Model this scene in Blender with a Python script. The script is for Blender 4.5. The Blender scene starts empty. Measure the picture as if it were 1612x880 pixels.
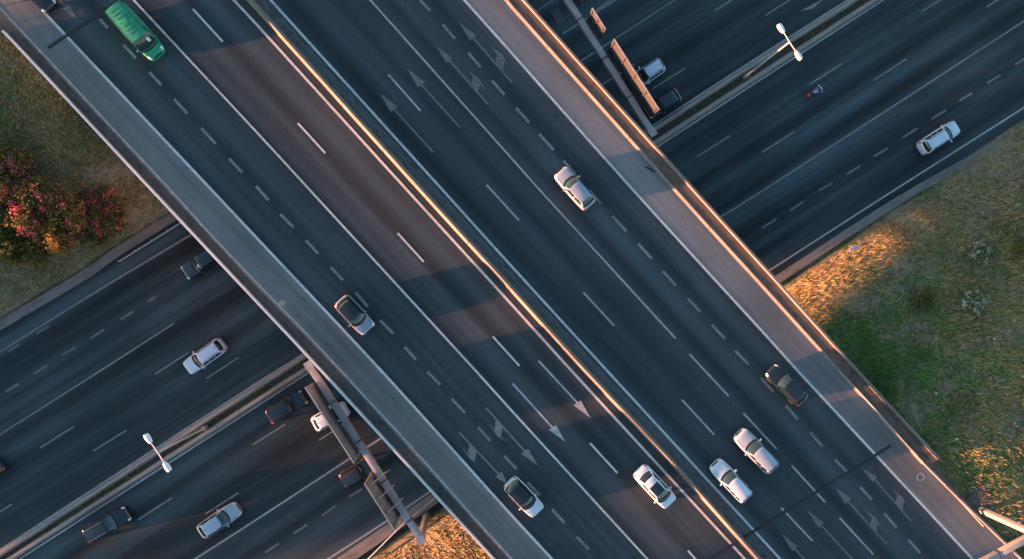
import bpy, bmesh, math, random
import numpy as np
from mathutils import Vector, Matrix, noise

# ------------------------------------------------------------------ camera, sky, sun, exposure
SC = bpy.context.scene
COL = SC.collection
FPX, CX, CY = 1075.0, 806.0, 440.0           # focal length and centre of the 1612 x 880 photograph
HCAM, DZ = 74.6, 7.9                         # camera height, height of the overpass road
cam_d = bpy.data.cameras.new('camera')
cam_d.sensor_width = 36.0
cam_d.lens = 36.0 * FPX / 1612.0
cam_d.clip_start, cam_d.clip_end = 0.5, 6000
cam = bpy.data.objects.new('camera', cam_d)
COL.objects.link(cam)
NAD = Vector(((750 - CX) / FPX, -(450 - CY) / FPX, -1)).normalized()   # drone camera is tilted by 3 degrees
ROT = NAD.rotation_difference(Vector((0, 0, -1)))
cam.rotation_mode = 'QUATERNION'
cam.rotation_quaternion = ROT
cam.location = (0, 0, HCAM)
SC.camera = cam

SUN_EL, SUN_GO = math.radians(3.5), math.radians(14)      # light travels towards +x, a little to +y
world = bpy.data.worlds.new('World')
SC.world = world
world.use_nodes = True
wn = world.node_tree.nodes
wl = world.node_tree.links
sky = wn.new('ShaderNodeTexSky')
sky.sky_type = 'NISHITA'
sky.sun_disc = False
sky.sun_elevation = SUN_EL
TS = Vector((-math.cos(SUN_GO), -math.sin(SUN_GO), 0))
sky.sun_rotation = math.atan2(TS.x, TS.y)
sky.altitude = 50
sky.air_density, sky.dust_density, sky.ozone_density = 1.0, 0.8, 1.9
bg = wn['Background']
bg.inputs['Strength'].default_value = 0.085
wl.new(sky.outputs[0], bg.inputs['Color'])
sun_d = bpy.data.lights.new('sun', 'SUN')
sun_d.energy = 4.3
sun_d.angle = math.radians(1.6)
sun_d.color = (1.0, 0.40, 0.22)
sun = bpy.data.objects.new('sun', sun_d)
COL.objects.link(sun)
DIR = Vector((math.cos(SUN_GO) * math.cos(SUN_EL), math.sin(SUN_GO) * math.cos(SUN_EL), -math.sin(SUN_EL)))
sun.rotation_mode = 'QUATERNION'
sun.rotation_quaternion = Vector((0, 0, -1)).rotation_difference(DIR)
sun.location = (-120, -40, 60)
vs = SC.view_settings
vs.view_transform = 'Standard'
vs.look = 'None'
vs.gamma = 1
vs.use_curve_mapping = False
vs.exposure = 3.1

rng = random.Random(7)
nr = np.random.default_rng(11)


def W(px, py, z=0.0):
    """point of the world at height z seen at a pixel of the photograph"""
    d = ROT @ Vector(((px - CX) / FPX, -(py - CY) / FPX, -1))
    t = (z - HCAM) / d.z
    return Vector((d.x * t, d.y * t, z))


# ------------------------------------------------------------------ materials
MATS = {}


def ramp(nt, fac, stops):
    r = nt.nodes.new('ShaderNodeValToRGB')
    els = r.color_ramp.elements
    while len(els) < len(stops):
        els.new(0.5)
    for e, (p, c) in zip(els, stops):
        e.position = p
        e.color = (*c, 1) if len(c) == 3 else c
    nt.links.new(fac, r.inputs[0])
    return r.outputs[0]


def coord(nt, scale=(1, 1, 1), rot=0.0):
    tc = nt.nodes.new('ShaderNodeTexCoord')
    mp = nt.nodes.new('ShaderNodeMapping')
    mp.vector_type = 'POINT'
    r = nt.nodes.new('ShaderNodeVectorRotate')
    r.rotation_type = 'Z_AXIS'
    r.inputs['Angle'].default_value = -rot
    nt.links.new(tc.outputs['Object'], r.inputs['Vector'])
    nt.links.new(r.outputs[0], mp.inputs['Vector'])
    mp.inputs['Scale'].default_value = scale
    return mp.outputs[0]


def nz(nt, vec, scale, detail=4, rough=0.55):
    n = nt.nodes.new('ShaderNodeTexNoise')
    n.inputs['Scale'].default_value = scale
    n.inputs['Detail'].default_value = detail
    n.inputs['Roughness'].default_value = rough
    nt.links.new(vec, n.inputs['Vector'])
    return n.outputs['Fac']


def mixc(nt, fac, a, b, mode='MIX'):
    m = nt.nodes.new('ShaderNodeMix')
    m.data_type = 'RGBA'
    m.blend_type = mode
    for sock, v in ((m.inputs[0], fac), (m.inputs[6], a), (m.inputs[7], b)):
        if hasattr(v, 'is_output') or hasattr(v, 'links'):
            nt.links.new(v, sock)
        elif isinstance(v, (int, float)):
            sock.default_value = v
        else:
            sock.default_value = (*v, 1)
    return m.outputs[2]


def new_mat(name):
    m = bpy.data.materials.new(name)
    m.use_nodes = True
    nt = m.node_tree
    return m, nt, nt.nodes['Principled BSDF']


def plain(name, col, rough=0.6, metal=0.0, coat=0.0, var=0.12, scale=3.0, spec=0.5, bump=0.0):
    if name in MATS:
        return MATS[name]
    m, nt, b = new_mat(name)
    v = coord(nt)
    f = nz(nt, v, scale, 5)
    lo = tuple(c * (1 - var) for c in col)
    hi = tuple(min(1, c * (1 + var)) for c in col)
    nt.links.new(ramp(nt, f, [(0.3, lo), (0.7, hi)]), b.inputs['Base Color'])
    b.inputs['Roughness'].default_value = rough
    b.inputs['Metallic'].default_value = metal
    b.inputs['Coat Weight'].default_value = coat
    b.inputs['Coat Roughness'].default_value = 0.04
    b.inputs['Specular IOR Level'].default_value = spec
    if bump:
        bp = nt.nodes.new('ShaderNodeBump')
        bp.inputs['Strength'].default_value = bump
        bp.inputs['Distance'].default_value = 0.02
        nt.links.new(nz(nt, v, scale * 6, 6), bp.inputs['Height'])
        nt.links.new(bp.outputs[0], b.inputs['Normal'])
    MATS[name] = m
    return m


def math_n(nt, op, a, b=None, c=None):
    m = nt.nodes.new('ShaderNodeMath')
    m.operation = op
    for i, v in enumerate((a, b, c)):
        if v is None:
            continue
        if isinstance(v, (int, float)):
            m.inputs[i].default_value = v
        else:
            nt.links.new(v, m.inputs[i])
    return m.outputs[0]


def asphalt(name, col, rot, lane=None, off=0.0, streak=0.45, patch=0.25, tint=None):
    """aged asphalt: fine aggregate, tyre and oil streaks that run along the lanes"""
    m, nt, b = new_mat(name)
    v = coord(nt, (1, 1, 1), rot)
    grain = nz(nt, v, 9.0, 6, 0.7)
    base = ramp(nt, grain, [(0.3, tuple(c * 0.78 for c in col)), (0.7, tuple(c * 1.22 for c in col))])
    vs_ = coord(nt, (0.014, 0.42, 1), rot)
    st = nz(nt, vs_, 1.0, 5, 0.6)
    stc = ramp(nt, st, [(0.36, (1 - streak,) * 3), (0.62, (1.28,) * 3)])
    base = mixc(nt, 1.0, base, stc, 'MULTIPLY')
    vf = coord(nt, (0.05, 2.2, 1), rot)
    fs = ramp(nt, nz(nt, vf, 1.0, 4), [(0.3, (0.94,) * 3), (0.7, (1.06,) * 3)])
    base = mixc(nt, 1.0, base, fs, 'MULTIPLY')
    if lane:
        sp = nt.nodes.new('ShaderNodeSeparateXYZ')
        nt.links.new(v, sp.inputs[0])
        wob = math_n(nt, 'MULTIPLY', nz(nt, coord(nt, (0.02, 0.1, 1), rot), 1.0, 2), 1.0)
        y = math_n(nt, 'ADD', math_n(nt, 'ADD', sp.outputs[1], -off), wob)
        ph = math_n(nt, 'MULTIPLY', y, 2 * math.pi / lane)
        c = math_n(nt, 'COSINE', ph)                       # 1 on the lane lines, -1 in the lane middle
        k = ramp(nt, math_n(nt, 'MULTIPLY_ADD', c, 0.5, 0.5), [(0.0, (0.62,) * 3), (0.4, (0.98,) * 3), (1.0, (1.1,) * 3)])
        base = mixc(nt, 0.85, base, k, 'MULTIPLY')
    sp_ = nz(nt, coord(nt, (0.6, 1.6, 1), rot), 1.7, 3, 0.6)
    base = mixc(nt, 1.0, base, ramp(nt, sp_, [(0.28, (0.72,) * 3), (0.36, (1,) * 3), (0.68, (1,) * 3), (0.76, (1.25,) * 3)]), 'MULTIPLY')
    big = nz(nt, v, 0.07, 3)
    bgc = ramp(nt, big, [(0.35, (1 - patch,) * 3), (0.65, (1 + patch,) * 3)])
    base = mixc(nt, 1.0, base, bgc, 'MULTIPLY')
    nt.links.new(base, b.inputs['Base Color'])
    rr = nt.nodes.new('ShaderNodeMapRange')
    nt.links.new(st, rr.inputs[0])
    rr.inputs[3].default_value, rr.inputs[4].default_value = 0.72, 0.92
    nt.links.new(rr.outputs[0], b.inputs['Roughness'])
    b.inputs['Specular IOR Level'].default_value = 0.25
    bp = nt.nodes.new('ShaderNodeBump')
    bp.inputs['Strength'].default_value = 0.25
    bp.inputs['Distance'].default_value = 0.01
    nt.links.new(nz(nt, v, 40.0, 3), bp.inputs['Height'])
    nt.links.new(bp.outputs[0], b.inputs['Normal'])
    return m


def paint(name, col, wear=0.35, rot=0.0):
    """road paint, worn through to the asphalt in places"""
    m, nt, b = new_mat(name)
    v = coord(nt, (0.5, 2.0, 1), rot)
    f = nz(nt, v, 3.0, 6, 0.7)
    dk = tuple(c * (1 - wear) for c in col)
    f2 = nz(nt, coord(nt, (1, 1, 1), rot), 0.12, 3)
    c1 = ramp(nt, f, [(0.25, (0.06, 0.062, 0.065)), (0.42, dk), (0.62, col)])
    c1 = mixc(nt, 1.0, c1, ramp(nt, f2, [(0.35, (0.8,) * 3), (0.65, (1.08,) * 3)]), 'MULTIPLY')
    nt.links.new(c1, b.inputs['Base Color'])
    b.inputs['Roughness'].default_value = 0.75
    b.inputs['Specular IOR Level'].default_value = 0.3
    return m


def concrete(name, col, rot=0.0, stain=0.3, scale=1.2, along=0.25):
    m, nt, b = new_mat(name)
    v = coord(nt, (along, 1, 1), rot)
    f = nz(nt, v, scale, 6, 0.65)
    g = nz(nt, coord(nt), 12, 4)
    c = ramp(nt, f, [(0.28, tuple(x * (1 - stain) for x in col)), (0.5, col), (0.75, tuple(min(1, x * 1.15) for x in col))])
    c = mixc(nt, 1.0, c, ramp(nt, g, [(0.3, (0.85,) * 3), (0.7, (1.1,) * 3)]), 'MULTIPLY')
    nt.links.new(c, b.inputs['Base Color'])
    b.inputs['Roughness'].default_value = 0.85
    b.inputs['Specular IOR Level'].default_value = 0.25
    bp = nt.nodes.new('ShaderNodeBump')
    bp.inputs['Strength'].default_value = 0.3
    bp.inputs['Distance'].default_value = 0.02
    nt.links.new(f, bp.inputs['Height'])
    nt.links.new(bp.outputs[0], b.inputs['Normal'])
    return m


# ------------------------------------------------------------------ mesh helpers
def link(name, me, mat=None, parent=None, smooth=False):
    o = bpy.data.objects.new(name, me)
    COL.objects.link(o)
    if mat is not None and not me.materials:
        for m_ in (mat if isinstance(mat, (list, tuple)) else [mat]):
            me.materials.append(m_)
    if parent is not None:
        o.parent = parent
    if smooth:
        me.shade_smooth()
        me.set_sharp_from_angle(angle=math.radians(38))
    return o


def mesh(name, verts, faces):
    me = bpy.data.meshes.new(name)
    me.from_pydata([tuple(v) for v in verts], [], faces)
    me.update()
    return me


def obj(name, verts, faces, mat, parent=None, smooth=False):
    return link(name, mesh(name, verts, faces), mat, parent, smooth)


def tag(o, label=None, cat=None, group=None, kind=None):
    if label:
        o['label'] = label
    if cat:
        o['category'] = cat
    if group:
        o['group'] = group
    if kind:
        o['kind'] = kind
    return o


def empty(name, loc=(0, 0, 0), rz=0.0):
    o = bpy.data.objects.new(name, None)
    COL.objects.link(o)
    o.empty_display_size = 0.3
    o.location = loc
    o.rotation_euler = (0, 0, rz)
    return o


def smooth_line(pts, step=3.0):
    """Catmull-Rom through world points"""
    P = [Vector(p) for p in pts]
    if len(P) == 2:
        n = max(1, int((P[1] - P[0]).length / step))
        return [P[0].lerp(P[1], i / n) for i in range(n + 1)]
    P = [2 * P[0] - P[1]] + P + [2 * P[-1] - P[-2]]
    out = []
    for i in range(1, len(P) - 2):
        a, b_, c, d = P[i - 1:i + 3]
        n = max(1, int((c - b_).length / step))
        for k in range(n):
            t = k / n
            out.append(0.5 * ((2 * b_) + (c - a) * t + (2 * a - 5 * b_ + 4 * c - d) * t * t + (3 * b_ - a - 3 * c + d) * t ** 3))
    out.append(P[-2].copy())
    return out


def ext(pts, d0=0.0, d1=0.0):
    P = [Vector(p) for p in pts]
    if d0:
        P.insert(0, P[0] + (P[0] - P[-1]).normalized() * d0)
    if d1:
        P.append(P[-1] + (P[-1] - P[0 if not d0 else 1]).normalized() * d1)
    return P


def line(px, z=0.0, d0=0.0, d1=0.0, step=3.0):
    """smooth world line through pixels at height z; straight extensions past the picture"""
    return ext(smooth_line([W(x, y, z) for x, y in px], step), d0, d1)


def laterals(P):
    L = []
    for i in range(len(P)):
        a = P[max(0, i - 1)]
        b_ = P[min(len(P) - 1, i + 1)]
        t = (b_ - a)
        t.z = 0
        t.normalize()
        L.append(Vector((-t.y, t.x, 0)))
    return L


def offset(P, d):
    return [p + l * d for p, l in zip(P, laterals(P))]


def resample(P, step):
    out, acc = [P[0].copy()], 0.0
    for a, b_ in zip(P, P[1:]):
        L = (b_ - a).length
        if L < 1e-6:
            continue
        t = step - acc
        while t <= L:
            out.append(a.lerp(b_, t / L))
            t += step
        acc = (acc + L) % step
    return out


def cut(P, a, b_):
    """part of a polyline between two arc lengths"""
    out, s = [], 0.0
    for p, q in zip(P, P[1:]):
        L = (q - p).length
        if s + L > a and s < b_:
            t0, t1 = max(0, (a - s) / L), min(1, (b_ - s) / L)
            if not out:
                out.append(p.lerp(q, t0))
            out.append(p.lerp(q, t1))
        s += L
    return out


def arclen(P):
    return sum((b_ - a).length for a, b_ in zip(P, P[1:]))


def ribbon(name, P, width, mat, parent=None, dz=0.0, off=0.0):
    L = laterals(P)
    V, F = [], []
    for p, l in zip(P, L):
        q = p + l * off + Vector((0, 0, dz))
        V += [q + l * width / 2, q - l * width / 2]
    for i in range(len(P) - 1):
        F.append((2 * i, 2 * i + 1, 2 * i + 3, 2 * i + 2))
    return obj(name, V, F, mat, parent)


def between(name, A, B, mat, parent=None, dz=0.0, n=60):
    """sheet between two polylines"""
    def at(P, f):
        return cut(P, 0, max(1e-4, f * arclen(P)))[-1]
    V, F = [], []
    for i in range(n + 1):
        V += [at(A, i / n) + Vector((0, 0, dz)), at(B, i / n) + Vector((0, 0, dz))]
    for i in range(n):
        F.append((2 * i, 2 * i + 1, 2 * i + 3, 2 * i + 2))
    o = obj(name, V, F, mat, parent)
    me = o.data
    if me.polygons[0].normal.z < 0:
        me.flip_normals()
    return o


def sweep_mesh(name, P, prof):
    """closed profile (offset to the left, height) swept along a polyline, capped"""
    L = laterals(P)
    n = len(prof)
    V, F = [], []
    for p, l in zip(P, L):
        for o_, h in prof:
            V.append(p + l * o_ + Vector((0, 0, h)))
    for i in range(len(P) - 1):
        for k in range(n):
            a, b_ = i * n + k, i * n + (k + 1) % n
            F.append((a, b_, b_ + n, a + n))
    F.append(tuple(range(n))[::-1])
    F.append(tuple(range((len(P) - 1) * n, len(P) * n)))
    me = mesh(name, V, F)
    bm = bmesh.new()
    bm.from_mesh(me)
    bmesh.ops.recalc_face_normals(bm, faces=bm.faces)
    bm.to_mesh(me)
    bm.free()
    return me


def sweep(name, P, prof, mat, parent=None):
    return link(name, sweep_mesh(name, P, prof), mat, parent)


def add_box(V, F, c, s, R=None, taper=1.0):
    b0 = len(V)
    for dz_ in (-0.5, 0.5):
        k = taper if dz_ > 0 else 1.0
        for dx, dy in ((-0.5, -0.5), (0.5, -0.5), (0.5, 0.5), (-0.5, 0.5)):
            v = Vector((dx * s[0] * k, dy * s[1] * k, dz_ * s[2]))
            V.append((R @ v if R else v) + Vector(c))
    F += [tuple(b0 + i for i in f) for f in ((3, 2, 1, 0), (4, 5, 6, 7), (0, 1, 5, 4), (1, 2, 6, 5), (2, 3, 7, 6), (3, 0, 4, 7))]


def box(name, c, s, mat, parent=None, R=None, bevel=0.0, taper=1.0):
    V, F = [], []
    add_box(V, F, c, s, R, taper)
    me = mesh(name, V, F)
    if bevel:
        bm = bmesh.new()
        bm.from_mesh(me)
        bmesh.ops.bevel(bm, geom=bm.edges[:] + bm.verts[:], offset=bevel, segments=2, affect='EDGES', profile=0.6)
        bm.to_mesh(me)
        bm.free()
    return link(name, me, mat, parent, smooth=bool(bevel))


def tube(name, pts, radii, mat, parent=None, seg=10):
    P = [Vector(p) for p in pts]
    if isinstance(radii, (int, float)):
        radii = [radii] * len(P)
    V, F = [], []
    for i, p in enumerate(P):
        t = (P[min(i + 1, len(P) - 1)] - P[max(i - 1, 0)]).normalized()
        u = t.cross(Vector((0, 0, 1)))
        if u.length < 1e-3:
            u = Vector((1, 0, 0))
        u.normalize()
        w = t.cross(u)
        for k in range(seg):
            a = 2 * math.pi * k / seg
            V.append(p + (u * math.cos(a) + w * math.sin(a)) * radii[i])
    for i in range(len(P) - 1):
        for k in range(seg):
            a, b_ = i * seg + k, i * seg + (k + 1) % seg
            F.append((a, a + seg, b_ + seg, b_))
    F.append(tuple(range(seg)))
    F.append(tuple(range((len(P) - 1) * seg, len(P) * seg))[::-1])
    return obj(name, V, F, mat, parent, smooth=True)


# ------------------------------------------------------------------ directions of the two roads
LA, LB = W(0, 865.7), W(1335, 0)
LDIR = (LB - LA).normalized()
LANG = math.atan2(LDIR.y, LDIR.x)
LNOR = Vector((-LDIR.y, LDIR.x, 0))                    # to the upper left
BA, BB = W(403, 10, DZ), W(1194, 880, DZ)
BDIR = (BB - BA).normalized()
BANG = math.atan2(BDIR.y, BDIR.x)
BNOR = Vector((-BDIR.y, BDIR.x, 0))                    # to the upper right


def vL(p):
    return (Vector(p) - LA).dot(LNOR)


def sL(p):
    return (Vector(p) - LA).dot(LDIR)


def nB(p):
    return (Vector(p) - BA).dot(BNOR)


V_UP = vL(W(0, 515))                    # outer edge of the asphalt, upper left side
V_LO = vL(W(1425, 312))                 # outer edge of the asphalt, lower right side
TOP_UP = vL(W(2, 50, DZ - .4))
TOP_LO = vL(W(1478, 735, DZ - .4))
N_OUT_L = nB(W(403, 475, DZ + 1))
N_OUT_R = nB(W(1209, 426, DZ + 1))


def ground_h(x, y):
    v = (Vector((x, y, 0)) - LA).dot(LNOR)
    if v > V_UP:
        t = (v - V_UP - 0.8) / (TOP_UP - V_UP - 1.2)
    elif v < V_LO:
        t = (V_LO - 0.8 - v) / (V_LO - TOP_LO - 1.2)
    else:
        return -0.06
    t = max(0.0, min(1.0, t))
    t = t ** 0.5
    t = max(0.0, t)
    b_ = noise.noise(Vector((x * 0.22, y * 0.22, 0))) * 0.22 + noise.noise(Vector((x * 0.8, y * 0.8, 3))) * 0.07
    return -0.06 + (DZ - 0.4) * t + b_ * min(1, t * 6)


# ------------------------------------------------------------------ ground
def ground_mat():
    m, nt, b = new_mat('dry_grassland_soil')
    v = coord(nt)
    a = nz(nt, v, 0.16, 5, 0.6)
    c = nz(nt, v, 1.3, 6, 0.7)
    d = nz(nt, v, 6.0, 5, 0.7)
    soil = ramp(nt, d, [(0.3, (0.15, 0.12, 0.08)), (0.55, (0.29, 0.23, 0.155)), (0.75, (0.42, 0.345, 0.24))])
    grn = ramp(nt, d, [(0.3, (0.06, 0.07, 0.03)), (0.6, (0.13, 0.14, 0.055)), (0.78, (0.28, 0.25, 0.12))])
    f = ramp(nt, mixc(nt, 0.5, a, c), [(0.42, (0, 0, 0)), (0.56, (1, 1, 1))])
    nt.links.new(mixc(nt, f, soil, grn), b.inputs['Base Color'])
    b.inputs['Roughness'].default_value = 0.95
    b.inputs['Specular IOR Level'].default_value = 0.1
    bp = nt.nodes.new('ShaderNodeBump')
    bp.inputs['Strength'].default_value = 0.9
    bp.inputs['Distance'].default_value = 0.12
    nt.links.new(nz(nt, v, 4.0, 6, 0.7), bp.inputs['Height'])
    nt.links.new(bp.outputs[0], b.inputs['Normal'])
    return m


def axis(lo, hi, step, far):
    a = list(np.arange(lo, hi + 0.01, step))
    g, d = [], step
    x = 0
    while x < far:
        d *= 1.5
        x += d
        g.append(x)
    return [lo - q for q in reversed(g)] + a + [hi + q for q in g]


def build_ground():
    S = axis(-30, 140, 1.1, 1800)
    Vv = axis(-75, 75, 0.9, 1800)
    verts = []
    for v in Vv:
        for s in S:
            p = LA + LDIR * s + LNOR * v
            verts.append((p.x, p.y, ground_h(p.x, p.y)))
    n = len(S)
    F = [(j * n + i, j * n + i + 1, (j + 1) * n + i + 1, (j + 1) * n + i) for j in range(len(Vv) - 1) for i in range(n - 1)]
    o = obj('ground', verts, F, ground_mat())
    o.data.shade_smooth()
    return tag(o, kind='structure')


build_ground()

# ------------------------------------------------------------------ lower motorway
M_ASPH_LOW = asphalt('lower_road_asphalt', (0.040, 0.059, 0.065), LANG, lane=3.45, off=vL(W(1209, 295)) + 0.55, streak=0.55, patch=0.22)
M_ASPH_LOW.name = 'lower_road_asphalt'
M_CONC = concrete('weathered_concrete', (0.36, 0.33, 0.29))
M_CONC_L = concrete('concrete_along_lower_road', (0.30, 0.265, 0.23), LANG)
M_CONC_B = concrete('concrete_along_overpass', (0.2, 0.175, 0.155), BANG, stain=0.35)
P_BRIGHT = paint('fresh_line_paint', (0.70, 0.68, 0.63), 0.2)
P_MID = paint('line_paint', (0.46, 0.46, 0.45), 0.3)
P_WORN = paint('worn_line_paint', (0.27, 0.27, 0.265), 0.35)
P_FAINT = paint('faded_arrow_paint', (0.19, 0.19, 0.188), 0.3)
P_GHOST = paint('nearly_gone_paint', (0.1, 0.102, 0.104), 0.3)

S0, S1 = -140.0, 260.0


def lp(s, v, z=0.0):
    q = LA + LDIR * s + LNOR * v
    return Vector((q.x, q.y, z))


low = obj('lower_road', [lp(S0, V_LO), lp(S1, V_LO), lp(S1, V_UP), lp(S0, V_UP)], [(0, 1, 2, 3)], M_ASPH_LOW)
tag(low, kind='structure')


def mark_line(px, w, mat, parent, z, d0=0, d1=0):
    return ribbon('lane_line', line(px, z, d0, d1), w, mat, parent)


def mark_dashes(lst, w, mat, parent, z, name='lane_dash'):
    for x0, y0, x1, y1 in lst:
        ribbon(name, [W(x0, y0, z), W(x1, y1, z)], w, mat, parent)


ZL = 0.008
mark_line([(0, 865.7), (402.5, 604), (478, 557), (1022.7, 201), (1209, 80), (1335, 0)], 0.2, P_MID, low, ZL, 60, 60)
mark_line([(30.7, 880), (402.5, 640.7), (488, 585), (1033, 232), (1209, 117.6), (1390, 0)], 0.2, P_MID, low, ZL, 60, 60)
mark_line([(1135, 341), (1209, 295), (1611, 34)], 0.17, P_WORN, low, ZL, 12, 60)
mark_line([(1210.7, 426), (1406.7, 300), (1611, 170)], 0.18, P_MID, low, ZL, 20, 60)
mark_line([(915, 95.6), (1062, 0)], 0.17, P_WORN, low, ZL, 14, 50)
mark_line([(845, 17), (871, 0)], 0.17, P_WORN, low, ZL, 4, 50)
mark_line([(886, 53), (925, 28), (968, 0)], 0.2, P_WORN, low, ZL, 0, 50)
mark_line([(926, 27), (962, -2)], 0.2, P_WORN, low, ZL + .004, 0, 30)
mark_line([(0, 554), (150, 460), (301.7, 369)], 0.2, P_WORN, low, ZL, 60, 16)
mark_line([(0, 684), (163.7, 580), (273.8, 509)], 0.17, P_WORN, low, ZL, 60, 0)
mark_line([(307, 880), (403, 818.5), (558, 717), (601, 689)], 0.18, P_MID, low, ZL, 60, 14)
mark_line([(516.6, 880), (609.4, 819.8), (676, 774.5)], 0.2, P_MID, low, ZL, 60, 12)
LONG_LOW = [(947.6, 133, 999, 100.7), (1125, 17, 1154, -1.5), (1027, 140, 1079, 107), (1205, 24, 1243, 0),
            (1096.5, 247, 1148.6, 214), (1274, 133, 1326.6, 99.5), (1451, 18, 1503, -15),
            (1199.6, 239.6, 1251, 207), (1376, 126, 1427, 92.7), (1553, 11, 1605, -22),
            (244, 589, 296.6, 555), (324.6, 596, 375.7, 562.8), (63, 705, 116, 671.4), (146.6, 710, 199.5, 677), (-34, 829, 18, 793.8),
            (218, 818, 271, 783.6), (323.3, 809, 375, 776), (398, 700, 449, 668), (502, 693, 548, 664)]
mark_dashes(LONG_LOW, 0.16, P_WORN, low, ZL)
SHORT_LOW = [(1289, 300, 1310.6, 288), (1333, 274.4, 1354, 261), (1376, 246.5, 1397.6, 233), (1421.4, 216.5, 1444, 202),
             (1466.4, 187.5, 1489.6, 173), (1510, 159, 1530, 146.6), (1553.4, 131, 1575.5, 117.6), (1597.6, 102, 1619, 88),
             (1244, 331.6, 1264.6, 317), (1200, 359, 1221.6, 345),
             (57, 525, 76.7, 513), (13, 553, 31, 541.6),
             (233, 475, 245.5, 466.6), (190, 503, 209.7, 490), (142.5, 532.7, 164, 519), (98, 559, 119, 547), (54.5, 587.6, 74, 575.7), (9.5, 616.5, 30, 604),
             (417, 870, 439, 855.6), (462.7, 840, 483, 826), (507, 812, 527.5, 796.6), (549.7, 782, 570, 770), (596, 750, 614.5, 739.7)]
mark_dashes(SHORT_LOW, 0.24, P_FAINT, low, ZL)


def poly_mark(name, pts, mat, parent, z):
    V = [W(x, y, z) for x, y in pts]
    o = obj(name, V, [tuple(range(len(V)))], mat, parent)
    if o.data.polygons[0].normal.z < 0:
        o.data.flip_normals()
    return o


def arrow(tip, b1, b2, tail, mat, parent, z, branch=None, shaft=0.16):
    a, e = W(*tip, z), W(*tail, z)
    mid = (W(*b1, z) + W(*b2, z)) / 2
    d = (e - mid).normalized()
    l = Vector((-d.y, d.x, 0)) * shaft / 2
    V = [a, W(*b1, z), mid + l, e + l, e - l, mid - l, W(*b2, z)]
    if (V[1] - mid).dot(l) < 0:
        V[2], V[3], V[4], V[5] = mid - l, e - l, e + l, mid + l
    o = obj('lane_arrow', V, [(0, 1, 2, 5, 6), (2, 3, 4, 5)], mat, parent)
    bm = bmesh.new()
    bm.from_mesh(o.data)
    for f in bm.faces:
        if f.normal.z < 0:
            f.normal_flip()
    bm.to_mesh(o.data)
    bm.free()
    if branch:
        poly_mark('turn_arrow', branch, mat, parent, z + 0.004)


def crop(ox, oy, k, pts):
    return [(ox + x / k, oy + y / k) for x, y in pts]


def A(ox, oy, k, tip, b1, b2, tail, mat, par, z, br=None, shaft=0.16):
    t = crop(ox, oy, k, [tip, b1, b2, tail])
    arrow(*t, mat, par, z, crop(ox, oy, k, br) if br else None, shaft)


A(1209, 0, 2.933, (148, 52), (228, 8), (208, 40), (330, -68), P_WORN, low, ZL)
poly_mark('turn_arrow', crop(860, 0, 8, [(45, 130), (150, 95), (235, 240), (165, 340)]), P_GHOST, low, ZL)
ribbon('turn_arrow', [W(889, 29, ZL), W(900, 21, ZL)], 0.2, P_GHOST, low)

# central reservation: soil bed between two rows of concrete barrier
up = line([(-30, 885), (402.5, 604), (750, 379), (1022.7, 201), (1209, 80), (1335, 0)], 0, 40, 40)
lo_ = line([(-30, 918), (402.5, 640.7), (750, 416), (1033, 232), (1209, 117.6), (1390, 0)], 0, 40, 40)
M_SOIL = concrete('reservation_soil', (0.07, 0.062, 0.045), LANG, stain=0.6, scale=3, along=1)
bed = between('reservation_soil', offset(up, -0.7), offset(lo_, 0.8), M_SOIL, None, 0.09, 140)
tag(bed, kind='structure')
PROF_LOW = [(-0.3, 0), (-0.3, 0.1), (-0.17, 0.3), (-0.12, 0.62), (0.12, 0.62), (0.17, 0.3), (0.3, 0.1), (0.3, 0)]


def segmented(name, P, prof, seg, mat, label, cat, group=None, part='barrier_segment', gap=0.03, extra=None):
    root = empty(name, P[len(P) // 2])
    tag(root, label, cat, group)
    inv = Matrix.Translation(-root.location)
    s, L = 0.0, arclen(P)
    while s < L - 0.5:
        Q = cut(P, s, min(L, s + seg - gap))
        wob = rng.uniform(-0.012, 0.012)
        me = sweep_mesh(part, [q + Vector((0, 0, wob)) for q in Q], prof)
        me.transform(inv)
        link(part, me, mat, root)
        s += seg
    return root


segmented('concrete_barrier', offset(up, -0.42), PROF_LOW, 8, M_CONC_L, 'low concrete barrier along the upper side of the lower road reservation', 'barrier')
segmented('concrete_barrier', offset(lo_, 0.5), PROF_LOW, 8, M_CONC_L, 'low concrete barrier along the lower side of the lower road reservation', 'barrier')

# concrete gutters beside the lower road
ga = line([(1225, 436), (1412, 314), (1611, 203)], 0.0, 40, 80)
M_GUT = concrete('gutter_concrete', (0.20, 0.185, 0.17), LANG, stain=0.45, scale=1.5)
g1 = sweep('kerb_gutter', ga, [(-0.65, -0.1), (-0.65, 0.13), (-0.35, 0.1), (0.25, 0.03), (0.25, -0.1)], M_GUT)
tag(g1, kind='structure')
gb = line([(-20, 527), (140, 432), (190, 396)], 0.0, 60, 60)
g2 = sweep('kerb_gutter', gb, [(0.65, -0.1), (0.65, 0.13), (0.35, 0.1), (-0.3, 0.03), (-0.3, -0.1)], M_GUT)
tag(g2, kind='structure')
gc = line([(545, 880), (640, 815), (686, 783)], 0.0, 60, 20)
g3 = sweep('kerb_gutter', gc, [(-0.6, -0.1), (-0.6, 0.1), (-0.3, 0.09), (0.6, 0.03), (0.6, -0.1)], M_GUT)
tag(g3, kind='structure')

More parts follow.
